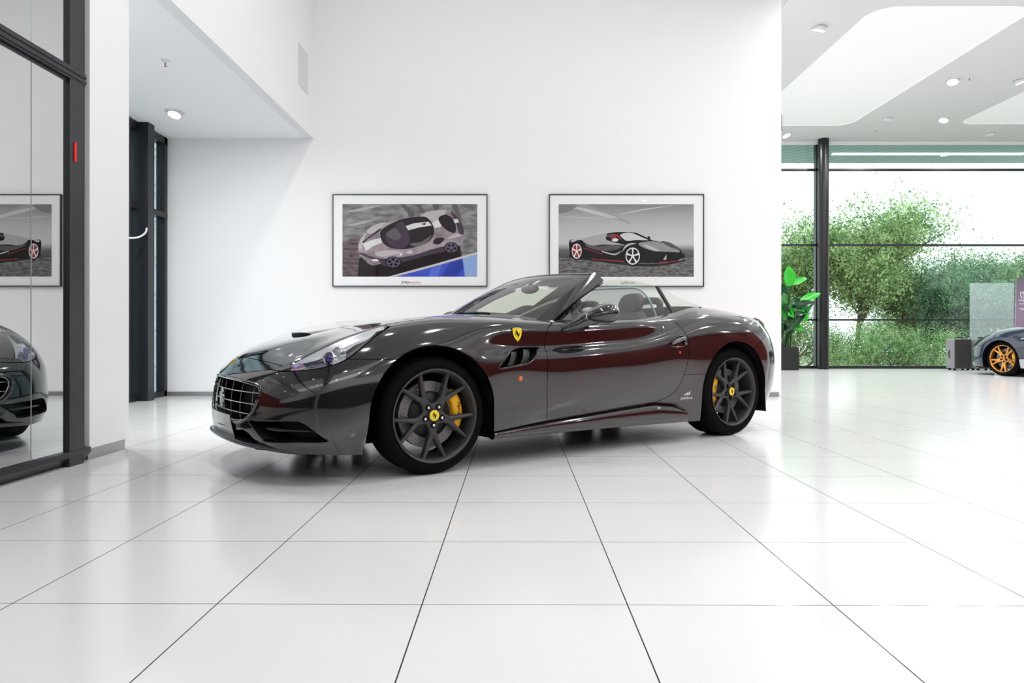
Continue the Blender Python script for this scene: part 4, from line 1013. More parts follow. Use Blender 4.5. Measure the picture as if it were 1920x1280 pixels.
# ------------------------------------------------------------------ cabin
b = bmesh.new()
poly_prism(b, [(.74, 0), (.80, .55), (.93, .70), (1.2, .735), (2.1, .72), (2.35, .66), (2.40, 0)]+[(x, -y) for x, y in [(2.35, .66), (2.1, .72), (1.2, .735), (.93, .70), (.80, .55)]], lambda x, y: (x, y, .30), lambda x, y: (x, y, .28)); tub = obj('cabin_floor', fixn(b), M['leather'], car)
for s in (1, -1):
    b = bmesh.new(); rows = []
    for x in np.linspace(.86, 2.40, 24):
        yb = np.interp(x, [.86, .98, 1.4, 1.8, 2.08, 2.38], [.66, .745, .760, .758, .74, .695]); zt = np.interp(x, [.86, 1.0, 1.6, 2.0, 2.2, 2.4], [.885, .885, .895, .925, .955, .99]); rows.append([(x, s*yb, zt), (x, s*(yb-.03), zt-.008), (x, s*(yb-.06), zt-.06), (x, s*(yb-.05), .60), (x, s*(yb-.08), .45), (x, s*(yb-.03), .30)])
    grid(b, rows); obj('door_trim', fixn(b), M['leather'], door_n if s > 0 else door_f, smooth=True)
b = bmesh.new(); rows = []
for y in np.linspace(-.68, .68, 41):
    hump = max(0, 1-((y-.38)/.21)**2)**.6*.085 if abs(y-.38) < .21 else 0
    k = (y/.70)**2; rows.append([(.76+.13*k, y, .925-.045*k), (.92, y, .935-.03*k+hump*.35), (1.03, y, .938-.03*k+hump), (1.14, y, .935-.03*k+hump*.95), (1.17, y, .90-.03*k+hump*.6), (1.19, y, .80), (1.15, y, .62)])
grid(b, rows); obj('dashboard', fixn(b), M['leather'], car, smooth=True)
st = empty('steering_wheel', parent=car)
Rw = Matrix.Translation((1.33, .38, .845))@Matrix.Rotation(math.radians(-66), 4, 'Y')
b = bmesh.new(); R_, r_ = .178, .0165; rows = [[(Rw@Vector(((R_+r_*math.cos(v))*math.cos(u), (R_+r_*math.cos(v))*math.sin(u), r_*math.sin(v)))) for v in np.linspace(0, 2*PI, 11)[:-1]] for u in np.linspace(0, 2*PI, 41)]; grid(b, rows, wrap=True); obj('wheel_rim', fixn(b), M['leather'], st, smooth=True)
b = bmesh.new(); lathe(b, [(.055, -.02), (.06, .0), (.05, .015), (.001, .02)], 24)
for a in (0, PI, -PI/2): tube(b, [(.05*math.cos(a+PI/2), .05*math.sin(a+PI/2), 0), (R_*math.cos(a+PI/2), R_*math.sin(a+PI/2), 0)], [.022, .013], 8, flat=.5)
b.transform(Rw); obj('wheel_hub', fixn(b), M['satin_black'], st, smooth=True)
def seat(y):
    s_ = empty('seat', parent=car)
    def loft(name, secs, m=M['leather'], par=s_):
        b = bmesh.new(); rows = []
        for (c, u_, v_, a, bb) in secs:
            rows.append([Vector(c)+Vector(u_)*(math.copysign(abs(math.cos(t))**.6, math.cos(t))*a)+Vector(v_)*(math.copysign(abs(math.sin(t))**.6, math.sin(t))*bb) for t in np.linspace(0, 2*PI, 29)[:-1]])
        V = grid(b, rows, wrap=True); b.faces.new(V[0]); b.faces.new(V[-1]); o_ = obj(name, fixn(b), m, par, smooth=True); md = o_.modifiers.new('smooth', 'SUBSURF'); md.levels = 2; md.render_levels = 2; return o_
    Y = (0, 1, 0)
    loft('cushion', [((1.36, y, .47), Y, (0, 0, 1), .20, .05), ((1.40, y, .50), Y, (0, 0, 1), .24, .08), ((1.65, y, .48), Y, (0, 0, 1), .25, .08), ((1.90, y, .47), Y, (0, 0, 1), .24, .07)])
    loft('backrest', [((1.86, y, .45), Y, (1, 0, .2), .20, .06), ((1.89, y, .55), Y, (1, 0, .2), .24, .075), ((1.96, y, .75), Y, (1, 0, .2), .25, .07), ((2.01, y, .90), Y, (1, 0, .2), .22, .06), ((2.04, y, .985), Y, (1, 0, .2), .15, .05), ((2.05, y, 1.0), Y, (1, 0, .2), .10, .03)])
    loft('headrest', [((2.035, y, .965), Y, (1, 0, .2), .10, .03), ((2.045, y, 1.0), Y, (1, 0, .2), .125, .045), ((2.06, y, 1.07), Y, (1, 0, .2), .125, .05), ((2.07, y, 1.115), Y, (1, 0, .2), .10, .043), ((2.072, y, 1.135), Y, (1, 0, .2), .06, .025)])
    b = bmesh.new(); tube(b, smooth_pts([(2.24, y-.13, .92), (2.26, y-.125, 1.03), (2.27, y-.08, 1.075), (2.27, y+.08, 1.075), (2.26, y+.125, 1.03), (2.24, y+.13, .92)], 5), .030, 10); obj('roll_hoop', b, M['satin_black'], s_, smooth=True)
seat(.38); seat(-.38)
# rear shelf and wind deflector
b = bmesh.new(); grid(b, [[(x, y, z) for y in np.linspace(-.68, .68, 9)] for x, z in ((2.10, .55), (2.14, .88), (2.20, .93), (2.30, .955), (2.42, .97))]); obj('rear_shelf', fixn(b), M['leather'], car, smooth=True)
wf = smooth_pts([(2.16, -.60, .93), (2.14, -.57, 1.08), (2.12, -.47, 1.175), (2.12, -.2, 1.195), (2.12, .2, 1.190), (2.12, .38, 1.178), (2.13, .475, 1.12), (2.15, .53, 1.02), (2.16, .56, .94)], 6)
wd_ = empty('wind_deflector', parent=car)
b = bmesh.new(); tube(b, wf, .009, 8); obj('deflector_frame', b, mat('pale_teal_edge', (.30, .46, .50), .3, coat=.5), wd_, smooth=True)
b = bmesh.new(); vs = [b.verts.new(p) for p in wf]; b.faces.new(vs); bmesh.ops.triangulate(b, faces=b.faces[:]); obj('deflector_mesh', b, glass('grey_deflector_mesh', (.62, .62, .63), .2, .03), wd_)
# ------------------------------------------------------------------ tail lamps, exhaust
for s in (1, -1):
    b = bmesh.new(); lathe(b, [(.078, -.03), (.080, .0), (.076, .010)], 32); Rt = Vector((.80, .12, .52)).normalized().to_track_quat('Z', 'Y').to_matrix().to_4x4()
    c = Vector((3.385, .600, .880)); b.transform(Matrix.Translation(c)@Rt)
    for v in b.verts: v.co.y *= s
    t_ = obj('tail_lamp', fixn(b), M['gloss_black'], car, smooth=True)
    b = bmesh.new(); lathe(b, [(.075*math.cos(a), .008+.040*math.sin(a)) for a in [math.radians(9*i) for i in range(10)]]+[(.0005, .048)], 32); b.transform(Matrix.Translation(c)@Rt)
    for v in b.verts: v.co.y *= s
    obj('tail_lens', fixn(b), M['red_lens'], t_, smooth=True)
# ================================================================== WHEELS
def spoke_face(R, hub_r=.052, n_arm=5, half_a=15.8, depth_hub=.030, width=1.0, phase=-PI/2, tw=1.0):
    """spoked disc cut out of a dished polar sheet; local frame: disc in x-z, +y outwards"""
    bm = bmesh.new(); nl = bm.verts.layers.float_vector.new('nrm'); bm.faces.layers.int.new('tag')
    nr, na = 46, 300; V = []
    rr = np.linspace(.0, R, nr)
    ctr = bm.verts.new((0, 0, 0))
    for i in range(1, nr):
        V.append([bm.verts.new((rr[i]*math.cos(2*PI*k/na), 0, rr[i]*math.sin(2*PI*k/na))) for k in range(na)])
    for k in range(na): bm.faces.new((ctr, V[0][(k+1) % na], V[0][k]))
    for a, b in zip(V, V[1:]):
        for k in range(na): j = (k+1) % na; bm.faces.new((a[k], a[j], b[j], b[k]))
    def phi(P):
        x, z = P[:, 0], P[:, 2]; r = np.hypot(x, z)+1e-9; best = np.full(len(P), 9.)
        split = .44*R
        for k in range(n_arm):
            a0 = phase+2*PI*k/n_arm
            ux, uz = math.cos(a0), math.sin(a0); s = x*ux+z*uz; d = x*-uz+z*ux
            # trunk
            hw = np.interp(s/R, [0, .16, .30, .45], [.17, .135, .108, .095])*R*tw
            tr = np.where((s > 0) & (s < split*1.06), np.abs(d)-hw, 9.); best = np.minimum(best, tr)
            for sg in (-1, 1):
                ah = math.radians(half_a)*sg; ex, ez = R*math.cos(a0+ah), R*math.sin(a0+ah)
                sx, sz = .41*R*ux-.024*R*sg*uz, .41*R*uz+.024*R*sg*ux
                ln = math.hypot(ex-sx, ez-sz); dx, dz = (ex-sx)/ln, (ez-sz)/ln
                t = (x-sx)*dx+(z-sz)*dz; dd = np.abs(-(x-sx)*dz+(z-sz)*dx); hw = np.interp(t/ln, [0, .3, 1], [.066, .056, .037])*R*tw
                best = np.minimum(best, np.where(t > 0, dd-hw, np.hypot(x-sx, z-sz)-.064*R*tw))
        # smooth union with the hub
        hb = r-hub_r*1.25; kk = .020*R*4
        h = np.clip(.5+.5*(hb-best)/kk, 0, 1); u = hb*(1-h)+best*h-kk*h*(1-h)
        return u
    cut_iso(bm, phi, 0)
    c = fcen(bm); p = phi(c); bmesh.ops.delete(bm, geom=[f for f, q in zip(bm.faces, p) if q > 0], context='FACES')
    P = vco(bm); ph = phi(P); r = np.hypot(P[:, 0], P[:, 2])
    y = -depth_hub*np.clip(1-(r/R)**1.6, 0, 1)+.004*np.sin(np.clip(r/R, 0, 1)*PI)
    y = y-.0105*np.clip(1+ph/.011, 0, 1)**2
    for v, yy in zip(bm.verts, y): v.co.y = yy
    # lug pockets
    for f in bm.faces: f.smooth = True
    be = [e for e in bm.edges if len(e.link_faces) == 1]
    ex = bmesh.ops.extrude_edge_only(bm, edges=be)
    for g in ex['geom']:
        if isinstance(g, bmesh.types.BMVert):
            q = g.co; rad = math.hypot(q.x, q.z); g.co = Vector((q.x*.985, q.y-(.030 if rad > .3*R else .045), q.z*.985))
        elif isinstance(g, bmesh.types.BMFace): g.smooth = True
    for e in be: e.smooth = False
    bmesh.ops.recalc_face_normals(bm, faces=bm.faces[:])
    return bm
def make_wheel(R_t, w_t, R_rim, name='wheel', caliper_at=0., parent=None, rimmat=None, disc_r=.195, lugs=True, bolts=True, spoke_kw={}):
    """wheel centred on its outer face at y=0, hub axis along y"""
    t = empty(name, parent=parent); rm = rimmat or M['rim']
    pr = [(R_rim-.008, -.004), (R_rim+.002, .003), (R_rim+.016, .0065), (R_rim+.036, .005), (R_t-.022, -.002), (R_t-.009, -.012), (R_t-.0015, -.030), (R_t, -.05), (R_t+.0005, -w_t*.5), (R_t, -w_t+.05), (R_t-.0015, -w_t+.026), (R_t-.012, -w_t+.004), (R_rim+.03, -w_t-.012), (R_rim-.008, -w_t-.004)]
    b = bmesh.new(); lathe(b, [(a, c) for a, c in pr], 96, 'y'); ty = obj('tyre', fixn(b), M['rubber'], t, smooth=True)
    b = bmesh.new()
    for yy in (-w_t*.28, -w_t*.43, -w_t*.57, -w_t*.72): lathe(b, [(R_t+.0008, yy-.005), (R_t-.006, yy-.004), (R_t-.006, yy+.004), (R_t+.0008, yy+.005)], 96, 'y')
    obj('tread_groove', fixn(b), M['liner'], ty, smooth=True)
    b = bmesh.new(); lathe(b, [(R_rim-.004, .006), (R_rim, .0075), (R_rim-.003, .0095), (R_rim-.010, .008), (R_rim-.016, -.002), (R_rim-.022, -.012), (R_rim-.026, -.03), (R_rim-.030, -w_t*.5), (R_rim-.022, -w_t+.02), (R_rim-.006, -w_t)], 96, 'y'); rim = obj('rim_barrel', fixn(b), rm, t, smooth=True)
    b = spoke_face(R_rim-.014, **spoke_kw); sp = obj('spokes', b, rm, t)
    for v in sp.data.vertices: v.co.y -= .004
    # hub cap
    b = bmesh.new(); lathe(b, [(.036, -.045), (.036, -.020), (.034, -.0165), (.0300, -.0155)], 40, 'y'); obj('hub_ring', fixn(b), rm, t, smooth=True)
    if lugs:
        b = bmesh.new(); lathe(b, [(.031, -.020), (.031, -.0145), (.028, -.0128), (.0004, -.0120)], 40, 'y'); hc = obj('centre_cap', fixn(b), M['badge_yellow'], t, smooth=True)
        emblem('cap_horse', HORSE, Vector((0, -.0118, 0)), Vector((1, 0, 0)), Vector((0, 0, 1)), Vector((0, 1, 0)), .030, .040, .0004, M['ink'], hc)
    for k in range(5):
        a = -PI/2+2*PI*k/5; c = (.057*math.cos(a), 0, .057*math.sin(a))
        b = bmesh.new(); lathe(b, [(.0185, -.0256), (.0150, -.0262), (.0145, -.035)], 20, 'y', c=c); lathe(b, [(.0185, -.0252), (.0004, -.0250)], 20, 'y', c=c); pk = obj('lug_pocket', fixn(b), M['liner'], t, smooth=True)
        if lugs:
            b = bmesh.new(); lathe(b, [(.0095, -.030), (.0095, -.0195), (.0080, -.0165), (.0004, -.0155)], 6 if False else 16, 'y', c=c); obj('wheel_bolt', fixn(b), M['chrome'] if bolts else M['satin_black'], t, smooth=True)
    # disc and caliper
    b = bmesh.new(); yd = -.085; lathe(b, [(disc_r*.70, yd), (disc_r, yd), (disc_r, yd-.010), (disc_r-.002, yd-.014), (disc_r-.002, yd-.022), (disc_r, yd-.026), (disc_r, yd-.036), (disc_r*.7, yd-.036)], 72, 'y'); d = obj('brake_disc', fixn(b), M['disc'], t, smooth=False)
    b = bmesh.new(); lathe(b, [(disc_r*.71, yd-.004), (disc_r*.66, yd+.010), (.075, yd+.02), (.0005, yd+.02)], 48, 'y'); obj('disc_bell', fixn(b), M['satin_black'], d, smooth=True)
    ca = caliper_at; b = bmesh.new(); rows = []
    for a in np.linspace(-36, 36, 19):
        an = math.radians(a)+ca; e = 1-abs(a/36)**4*.35; bump = .004*math.cos(math.radians(a)*6)
        rows.append([((r_)*math.cos(an), y_, (r_)*math.sin(an)) for r_, y_ in ((disc_r-.050*e, yd-.05), (disc_r-.052*e, yd+.004), (disc_r-.045*e, yd+.024), (disc_r-.030, yd+.034*e+bump*.5), (disc_r-.004, yd+.036*e+bump), (disc_r+.014*e, yd+.026), (disc_r+.022*e, yd+.005), (disc_r+.022*e, yd-.05))])
    V = grid(b, rows, wrap=True); b.faces.new(V[0]); b.faces.new(V[-1]); cl = obj('brake_caliper', fixn(b), M['yellow'], t, smooth=True)
    if lugs:
        tx = text_mesh('caliper_lettering', 'Ferrari', .034, M['ink'], cl, .0006)
        Rm = Matrix.Rotation(ca, 4, 'Y').inverted() if False else Matrix(((math.cos(ca), 0, -math.sin(ca), 0), (0, 1, 0, 0), (math.sin(ca), 0, math.cos(ca), 0), (0, 0, 0, 1)))
        # letters run vertically along the arc, facing +y
        base = Matrix(((0, 1, 0, 0), (0, 0, 1, 0), (-1, 0, 0, 0), (0, 0, 0, 1)))
        sx = 1 if math.cos(ca) > 0 else -1
        tx.data.transform(Matrix.Translation(((disc_r-.014)*math.cos(ca), yd+.0415, (disc_r-.014)*math.sin(ca)))@base)
    # hub carrier
    b = bmesh.new(); lathe(b, [(.06, -.10), (.06, -w_t), (.0005, -w_t)], 24, 'y'); tube(b, [(0, -w_t*.7, 0), (0, -w_t-.06, 0)], .03, 10); obj('hub_carrier', fixn(b), M['liner'], t, smooth=True)
    return t
WF = make_wheel(.338, .235, .272, 'wheel', math.radians(6), car); WF.location = (0, .902, .3375)
WR = make_wheel(.350, .280, .272, 'wheel', PI-math.radians(4), car, disc_r=.18, bolts=False); WR.location = (2.67, .905, .3495)
def copy_far(src, x, y, z, mirror):
    c = copy_tree(src, car)
    c.location = (x, y, z); c.rotation_euler = (0, 0, PI); return c
# far side: the same wheels turned half round
copy_far(WF, 0, -.902, .3375, True); copy_far(WR, 2.67, -.905, .3495, True)
# ================================================================== PRINTS ON THE WALL
def flat(name, col): return mat('print_'+name, col, .8, spec=.04)
def noisy(name, c1, c2, sc, st=(1, 1, 1), lo=.35, hi=.65): return noise_mix(mat('print_'+name, c1, .8, spec=.04), c1, c2, sc, 6, lo, hi, st)
def framed_print(px0, px1, py0, py1, ix0, ix1, iy0, iy1, label, art):
    A = at(px0, py1, WY); B = at(px1, py0, WY); W_ = B.x-A.x; H_ = B.z-A.z; T = .035
    t = empty('framed_print', ((A.x+B.x)/2, WY-T, A.z), 0, label, 'picture', 'framed car prints on the wall')
    o = Vector((-W_/2, 0, 0)); fw = .011
    b = bmesh.new()
    for a in ((0, fw, 0, H_), (W_-fw, W_, 0, H_), (fw, W_-fw, 0, fw), (fw, W_-fw, H_-fw, H_)): box(b, a[0]-W_/2, a[1]-W_/2, 0, T, a[2], a[3])
    obj('frame', b, mat('dark_frame_edge', (.05, .05, .05), .3, metal=.6), t)
    b = bmesh.new(); box(b, fw-W_/2, W_/2-fw, .012, T-.001, fw, H_-fw); obj('mat_board', b, mat('mat_board', (.93, .93, .93), .5), t)
    b = bmesh.new(); box(b, fw-W_/2, W_/2-fw, .004, .006, fw, H_-fw); obj('glazing', b, glass('picture_glass', (.98, .98, .98), .5, .010), t)
    I0 = at(ix0, iy1, WY); I1 = at(ix1, iy0, WY); w_ = I1.x-I0.x; h_ = I1.z-I0.z; ox = I0.x-(A.x+B.x)/2; oz = I0.z-A.z
    mats = []; idx = {}; b = bmesh.new(); depth = [0]
    def P(m, pts, u0=0, u1=1, sm=0):
        """polygon in picture fractions (0..1, from the top left)"""
        if m.name not in idx: idx[m.name] = len(mats); mats.append(m)
        if sm: pts = [(q.x, q.y) for q in smooth_pts([(a, c, 0) for a, c in pts], sm, True)]
        depth[0] += 1; y = .0118-.00001*depth[0]-.00002*depth[0]
        vs = [b.verts.new((ox+min(max(a, 0), 1)*w_, y, oz+(1-min(max(c, 0), 1))*h_)) for a, c in pts]
        es = [b.edges.new((vs[i], vs[(i+1) % len(vs)])) for i in range(len(vs)) if (vs[i].co-vs[(i+1) % len(vs)].co).length > 1e-7]
        r = bmesh.ops.triangle_fill(b, use_beauty=True, edges=es)
        for g in r['geom']:
            if isinstance(g, bmesh.types.BMFace):
                g.material_index = idx[m.name]
                if g.normal.y > 0: g.normal_flip()
    art(P)
    obj('print', b, mats, t)
    return t, W_
Z1 = lambda *p: [((a-240)/1425, (c-243)/767) for a, c in p]
Z2 = lambda *p: [((a-215)/1470, (c-252)/788) for a, c in p]
def wheel_art(P, Z, cx, cy, rx, ry, rimc, tyre, n=5, rot=0, fill=None):
    E_ = lambda k, a0=0, n_=28: [(cx+rx*k*math.cos(2*PI*i/n_+a0), cy+ry*k*math.sin(2*PI*i/n_+a0)) for i in range(n_)]
    P(tyre, Z(*E_(1.22))); P(rimc, Z(*E_(1.0))); P(fill or tyre, Z(*E_(.86)))
    for k in range(n):
        a = rot+2*PI*k/n; q = [(.10, 1.2), (.9, .16), (.9, -.16), (.10, -1.2)]
        P(rimc, Z(*[(cx+rx*r*math.cos(a+d), cy+ry*r*math.sin(a+d)) for r, d in ((.05, 1.5), (.9, .16), (.9, -.16), (.05, -1.5))]))
    P(rimc, Z(*E_(.22)))
def art_left(P):
    asph = noisy('asphalt_a', (.13, .125, .125), (.33, .32, .315), 6, (1, 1, 2.5)); dk = flat('dark_a', (.018, .012, .014)); P(asph, [(0, 0), (1, 0), (1, 1), (0, 1)])
    st = flat('skid', (.12, .12, .12)); lt = flat('streak', (.42, .41, .40))
    for q in ([(900, 243), (1000, 330), (1000, 430), (950, 430), (930, 330), (840, 243)], [(1190, 243), (1255, 243), (1260, 330), (1215, 330)], [(1390, 243), (1450, 243), (1500, 400), (1470, 420)], [(1010, 243), (1060, 243), (1120, 330), (1080, 340)]): P(st, Z1(*q))
    for q in ([(260, 330), (520, 262), (700, 250), (420, 320)], [(270, 470), (470, 420), (620, 400), (380, 470)]): P(lt, Z1(*q))
    brn = noisy('brown_smear', (.05, .03, .035), (.20, .15, .15), 7, (1, 1, 4)); P(brn, Z1((240, 640), (330, 600), (420, 590), (420, 820), (400, 1010), (240, 1010)), sm=0)
    P(dk, Z1((400, 1010), (415, 830), (440, 790), (620, 860), (800, 870), (1300, 690), (1480, 660), (1500, 800), (1200, 890), (720, 1010)))
    P(flat('kerb', (.60, .57, .58)), Z1((720, 1010), (1200, 880), (1665, 748), (1665, 775), (1240, 900), (830, 1010)))
    P(flat('blue', (.055, .10, .56)), Z1((800, 1010), (1150, 918), (1665, 772), (1665, 1010))); P(flat('blue_dark', (.03, .055, .36)), Z1((1280, 1010), (1380, 860), (1500, 822), (1530, 910), (1440, 1010)))
    P(flat('blue_mid', (.11, .17, .66)), Z1((1180, 920), (1290, 880), (1250, 1010), (1150, 1010))); P(flat('blue_light', (.28, .42, .72)), Z1((1510, 815), (1665, 772), (1665, 1010), (1535, 1010)))
    body = noisy('body_mauve', (.22, .17, .20), (.42, .36, .38), 5, (1, 1, 1)); bl = flat('body_light', (.52, .47, .48)); bw = flat('stripe', (.72, .71, .71)); bd = flat('body_shadow', (.07, .05, .075)); gl = flat('canopy', (.03, .024, .028))
    P(body, Z1((405, 690), (425, 620), (480, 540), (560, 480), (700, 440), (860, 410), (1060, 360), (1180, 315), (1350, 305), (1440, 350), (1500, 450), (1520, 560), (1515, 640), (1480, 680), (1330, 700), (1180, 720), (1000, 780), (860, 830), (720, 850), (560, 890), (470, 830), (415, 760)), sm=4)
    P(bd, Z1((415, 760), (480, 800), (620, 850), (700, 900), (860, 860), (1200, 770), (1330, 740), (1300, 690), (1000, 780), (700, 820), (560, 800), (460, 760)), sm=3)
    P(bl, Z1((500, 520), (600, 455), (700, 440), (640, 500), (530, 560)), sm=3); P(bl, Z1((410, 690), (430, 620), (490, 540), (460, 640), (440, 720)), sm=3)
    P(bl, Z1((580, 760), (720, 730), (850, 745), (800, 775), (650, 800)), sm=3); P(bl, Z1((1060, 370), (1180, 318), (1340, 308), (1270, 400), (1190, 420)), sm=3); P(bl, Z1((1340, 610), (1440, 555), (1510, 575), (1420, 600)), sm=3)
    P(bw, Z1((455, 660), (560, 620), (650, 600), (660, 650), (560, 690), (490, 740)))
    P(gl, Z1((640, 540), (700, 480), (800, 430), (900, 395), (1080, 375), (1150, 400), (1200, 480), (1205, 560), (1150, 640), (1040, 690), (880, 720), (740, 700), (660, 640)), sm=4)
    P(bd, Z1((690, 570), (780, 490), (870, 425), (930, 520), (950, 630), (880, 710), (740, 680)), sm=3); P(flat('glass_shine', (.13, .11, .13)), Z1((700, 560), (800, 500), (860, 600), (780, 620)), sm=3)
    P(flat('roof_shine', (.16, .14, .14)), Z1((950, 660), (1080, 640), (1180, 570), (1130, 650), (1020, 692)), sm=3)
    P(bw, Z1((910, 475), (1000, 445), (1150, 430), (1185, 470), (1060, 488), (935, 520))); P(gl, Z1((1070, 455), (1120, 438), (1115, 465)))
    P(bw, Z1((1185, 440), (1250, 405), (1290, 480), (1215, 500))); P(gl, Z1((1255, 390), (1330, 355), (1410, 400), (1440, 480), (1430, 545), (1360, 530), (1290, 470)), sm=4); P(bd, Z1((1380, 320), (1450, 370), (1510, 470), (1520, 560), (1470, 550), (1440, 440)), sm=3)
    P(bw, Z1((1410, 405), (1455, 400), (1475, 435), (1425, 445))); P(gl, Z1((1195, 650), (1230, 605), (1310, 600), (1310, 630), (1250, 670)), sm=3)
    P(gl, Z1((450, 640), (640, 500), (655, 512), (500, 620), (460, 660))); P(flat('mirror_a', (.25, .22, .22)), Z1((760, 400), (795, 360), (800, 400), (785, 430)), sm=2); P(flat('mirror_b', (.6, .52, .56)), Z1((915, 750), (960, 728), (985, 760), (930, 768)), sm=2)
    P(flat('lamp_a', (.75, .72, .78)), Z1((540, 830), (600, 820), (632, 845), (570, 850))); P(bw, Z1((845, 765), (870, 762), (868, 785), (848, 786)), sm=2)
    rimc = flat('rim_a', (.16, .15, .22)); wheel_art(P, Z1, 778, 858, 70, 50, rimc, dk, 5, .3); wheel_art(P, Z1, 1390, 704, 62, 50, rimc, dk, 5, .9)
def art_right(P):
    sky = flat('sky0', (.34, .34, .34))
    n = 26; hz = .60
    for i in range(n):
        a, c = i/n, (i+1)/n; g = np.interp(a, [0, .25, .5, .85, 1], [.26, .40, .50, .58, .46]); P(flat('sky_%d' % i, (g, g, g)), [(0, a*hz), (1, a*hz), (1, c*hz+.004), (0, c*hz+.004)])
    for q, g in (([(215, 290), (480, 250), (700, 330), (900, 400), (1000, 470), (760, 390), (500, 320)], .36), ([(215, 380), (500, 395), (780, 400), (480, 405)], .55), ([(330, 280), (560, 310), (860, 400), (700, 385)], .56), ([(850, 370), (1100, 310), (1480, 262), (1100, 325)], .56), ([(215, 262), (420, 256), (330, 330), (215, 350)], .22)): P(flat('cloud%.0f_%d' % (g*100, len(q)), (g, g, g)), Z2(*q), sm=4)
    for i in range(14):
        a = .56+.18*i/14; g = np.interp(i, [0, 5, 13], [.44, .14, .075]); P(flat('ground_%d' % i, (g, g, g)), [(0, a), (1, a+.006), (1, a+.03), (0, a+.024)])
    P(noisy('asphalt_b', (.07, .065, .065), (.22, .215, .21), 14, (1, 1, 3)), [(0, .74), (1, .74), (1, 1), (0, 1)])
    dk = flat('black_b', (.006, .005, .006)); lt = flat('hilite', (.50, .49, .49)); rd = flat('red_b', (.30, .03, .03)); md = flat('mid_b', (.10, .09, .09)); wh = flat('white_b', (.74, .74, .74))
    P(flat('shadow_b', (.02, .018, .02)), Z2((340, 800), (500, 830), (900, 870), (1150, 900), (1400, 890), (1560, 850), (1580, 870), (1300, 925), (1000, 920), (600, 870), (360, 840)), sm=3)
    P(dk, Z2((332, 650), (400, 632), (520, 615), (640, 590), (740, 568), (840, 555), (960, 556), (1060, 566), (1160, 610), (1240, 645), (1380, 670), (1500, 710), (1555, 770), (1560, 850), (1480, 880), (1200, 890), (980, 880), (560, 850), (360, 820), (335, 760)), sm=4)
    P(lt, Z2((345, 650), (420, 622), (520, 612), (520, 640), (430, 640), (370, 665)), sm=3); P(flat('body_grey', (.40, .39, .40)), Z2((470, 640), (560, 600), (700, 575), (745, 575), (735, 640), (920, 690), (900, 700), (700, 690), (560, 700)), sm=3)
    P(md, Z2((500, 690), (660, 705), (900, 692), (860, 740), (700, 760), (560, 730)), sm=3); P(lt, Z2((690, 760), (820, 790), (900, 755), (830, 805), (700, 775)), sm=3); P(lt, Z2((905, 770), (940, 700), (1000, 675), (1060, 680), (980, 700), (930, 740)), sm=3)
    P(flat('window_b', (.62, .62, .62)), Z2((890, 580), (985, 560), (1080, 590), (1210, 640), (1060, 640), (960, 650), (900, 610)), sm=3); P(rd, Z2((770, 590), (800, 640), (850, 600), (900, 650), (880, 600), (820, 575)), sm=2); P(dk, Z2((975, 552), (1060, 562), (1240, 645), (1200, 645), (1050, 578)))
    P(wh, Z2((795, 640), (830, 618), (865, 635), (850, 655), (805, 655)), sm=2); P(md, Z2((760, 580), (820, 575), (800, 600), (740, 610)), sm=2)
    P(flat('hood_b', (.30, .29, .29)), Z2((1080, 680), (1240, 655), (1400, 690), (1540, 770), (1350, 775), (1180, 740)), sm=3); P(lt, Z2((1130, 690), (1200, 700), (1310, 755), (1230, 750)), sm=3); P(md, Z2((1330, 655), (1430, 670), (1540, 745), (1440, 725)), sm=3); P(dk, Z2((1190, 770), (1550, 780), (1555, 850), (1300, 870), (1170, 850)), sm=3)
    P(lt, Z2((1350, 855), (1390, 800), (1385, 855))); P(lt, Z2((1520, 860), (1562, 840), (1560, 855), (1500, 870))); P(rd, Z2((1300, 880), (1520, 864), (1500, 874), (1310, 890))); P(rd, Z2((575, 840), (930, 868), (930, 880), (580, 848))); P(rd, Z2((480, 722), (700, 790), (690, 796), (480, 730)))
    P(dk, Z2((1180, 605), (1200, 600), (1215, 620), (1190, 628)), sm=2)
    wheel_art(P, Z2, 412, 762, 54, 82, wh, dk, 5, -.3, rd); wheel_art(P, Z2, 1021, 815, 78, 93, wh, dk, 5, -PI/2, dk)
t1, W1 = framed_print(624, 914, 364.5, 537.5, 642.5, 895, 383, 519, 'left framed print: mauve sports car from above beside a blue kerb', art_left)
t2, W2 = framed_print(1029, 1318.5, 364.5, 537.5, 1047, 1299.5, 383.3, 519, 'right framed print: black sports car with white wheels under a grey sky', art_right)
def caption(t, s, px, size, colr, shear=.3):
    o = text_mesh('caption', s, size, mat('caption_ink', colr, .5), t, .0003, shear); p = at(px, 530, WY)
    o.data.transform(Matrix.Rotation(PI/2, 4, 'X')); o.data.transform(Matrix.Translation((p.x-t.location.x, .0105, p.z-t.location.z)))
caption(t1, 'SF90', 758.5, .050, (.06, .06, .06)); caption(t1, 'STRADALE', 777, .034, (.45, .01, .02))
caption(t2, 'LaFerrari', 1176, .052, (.10, .10, .10))
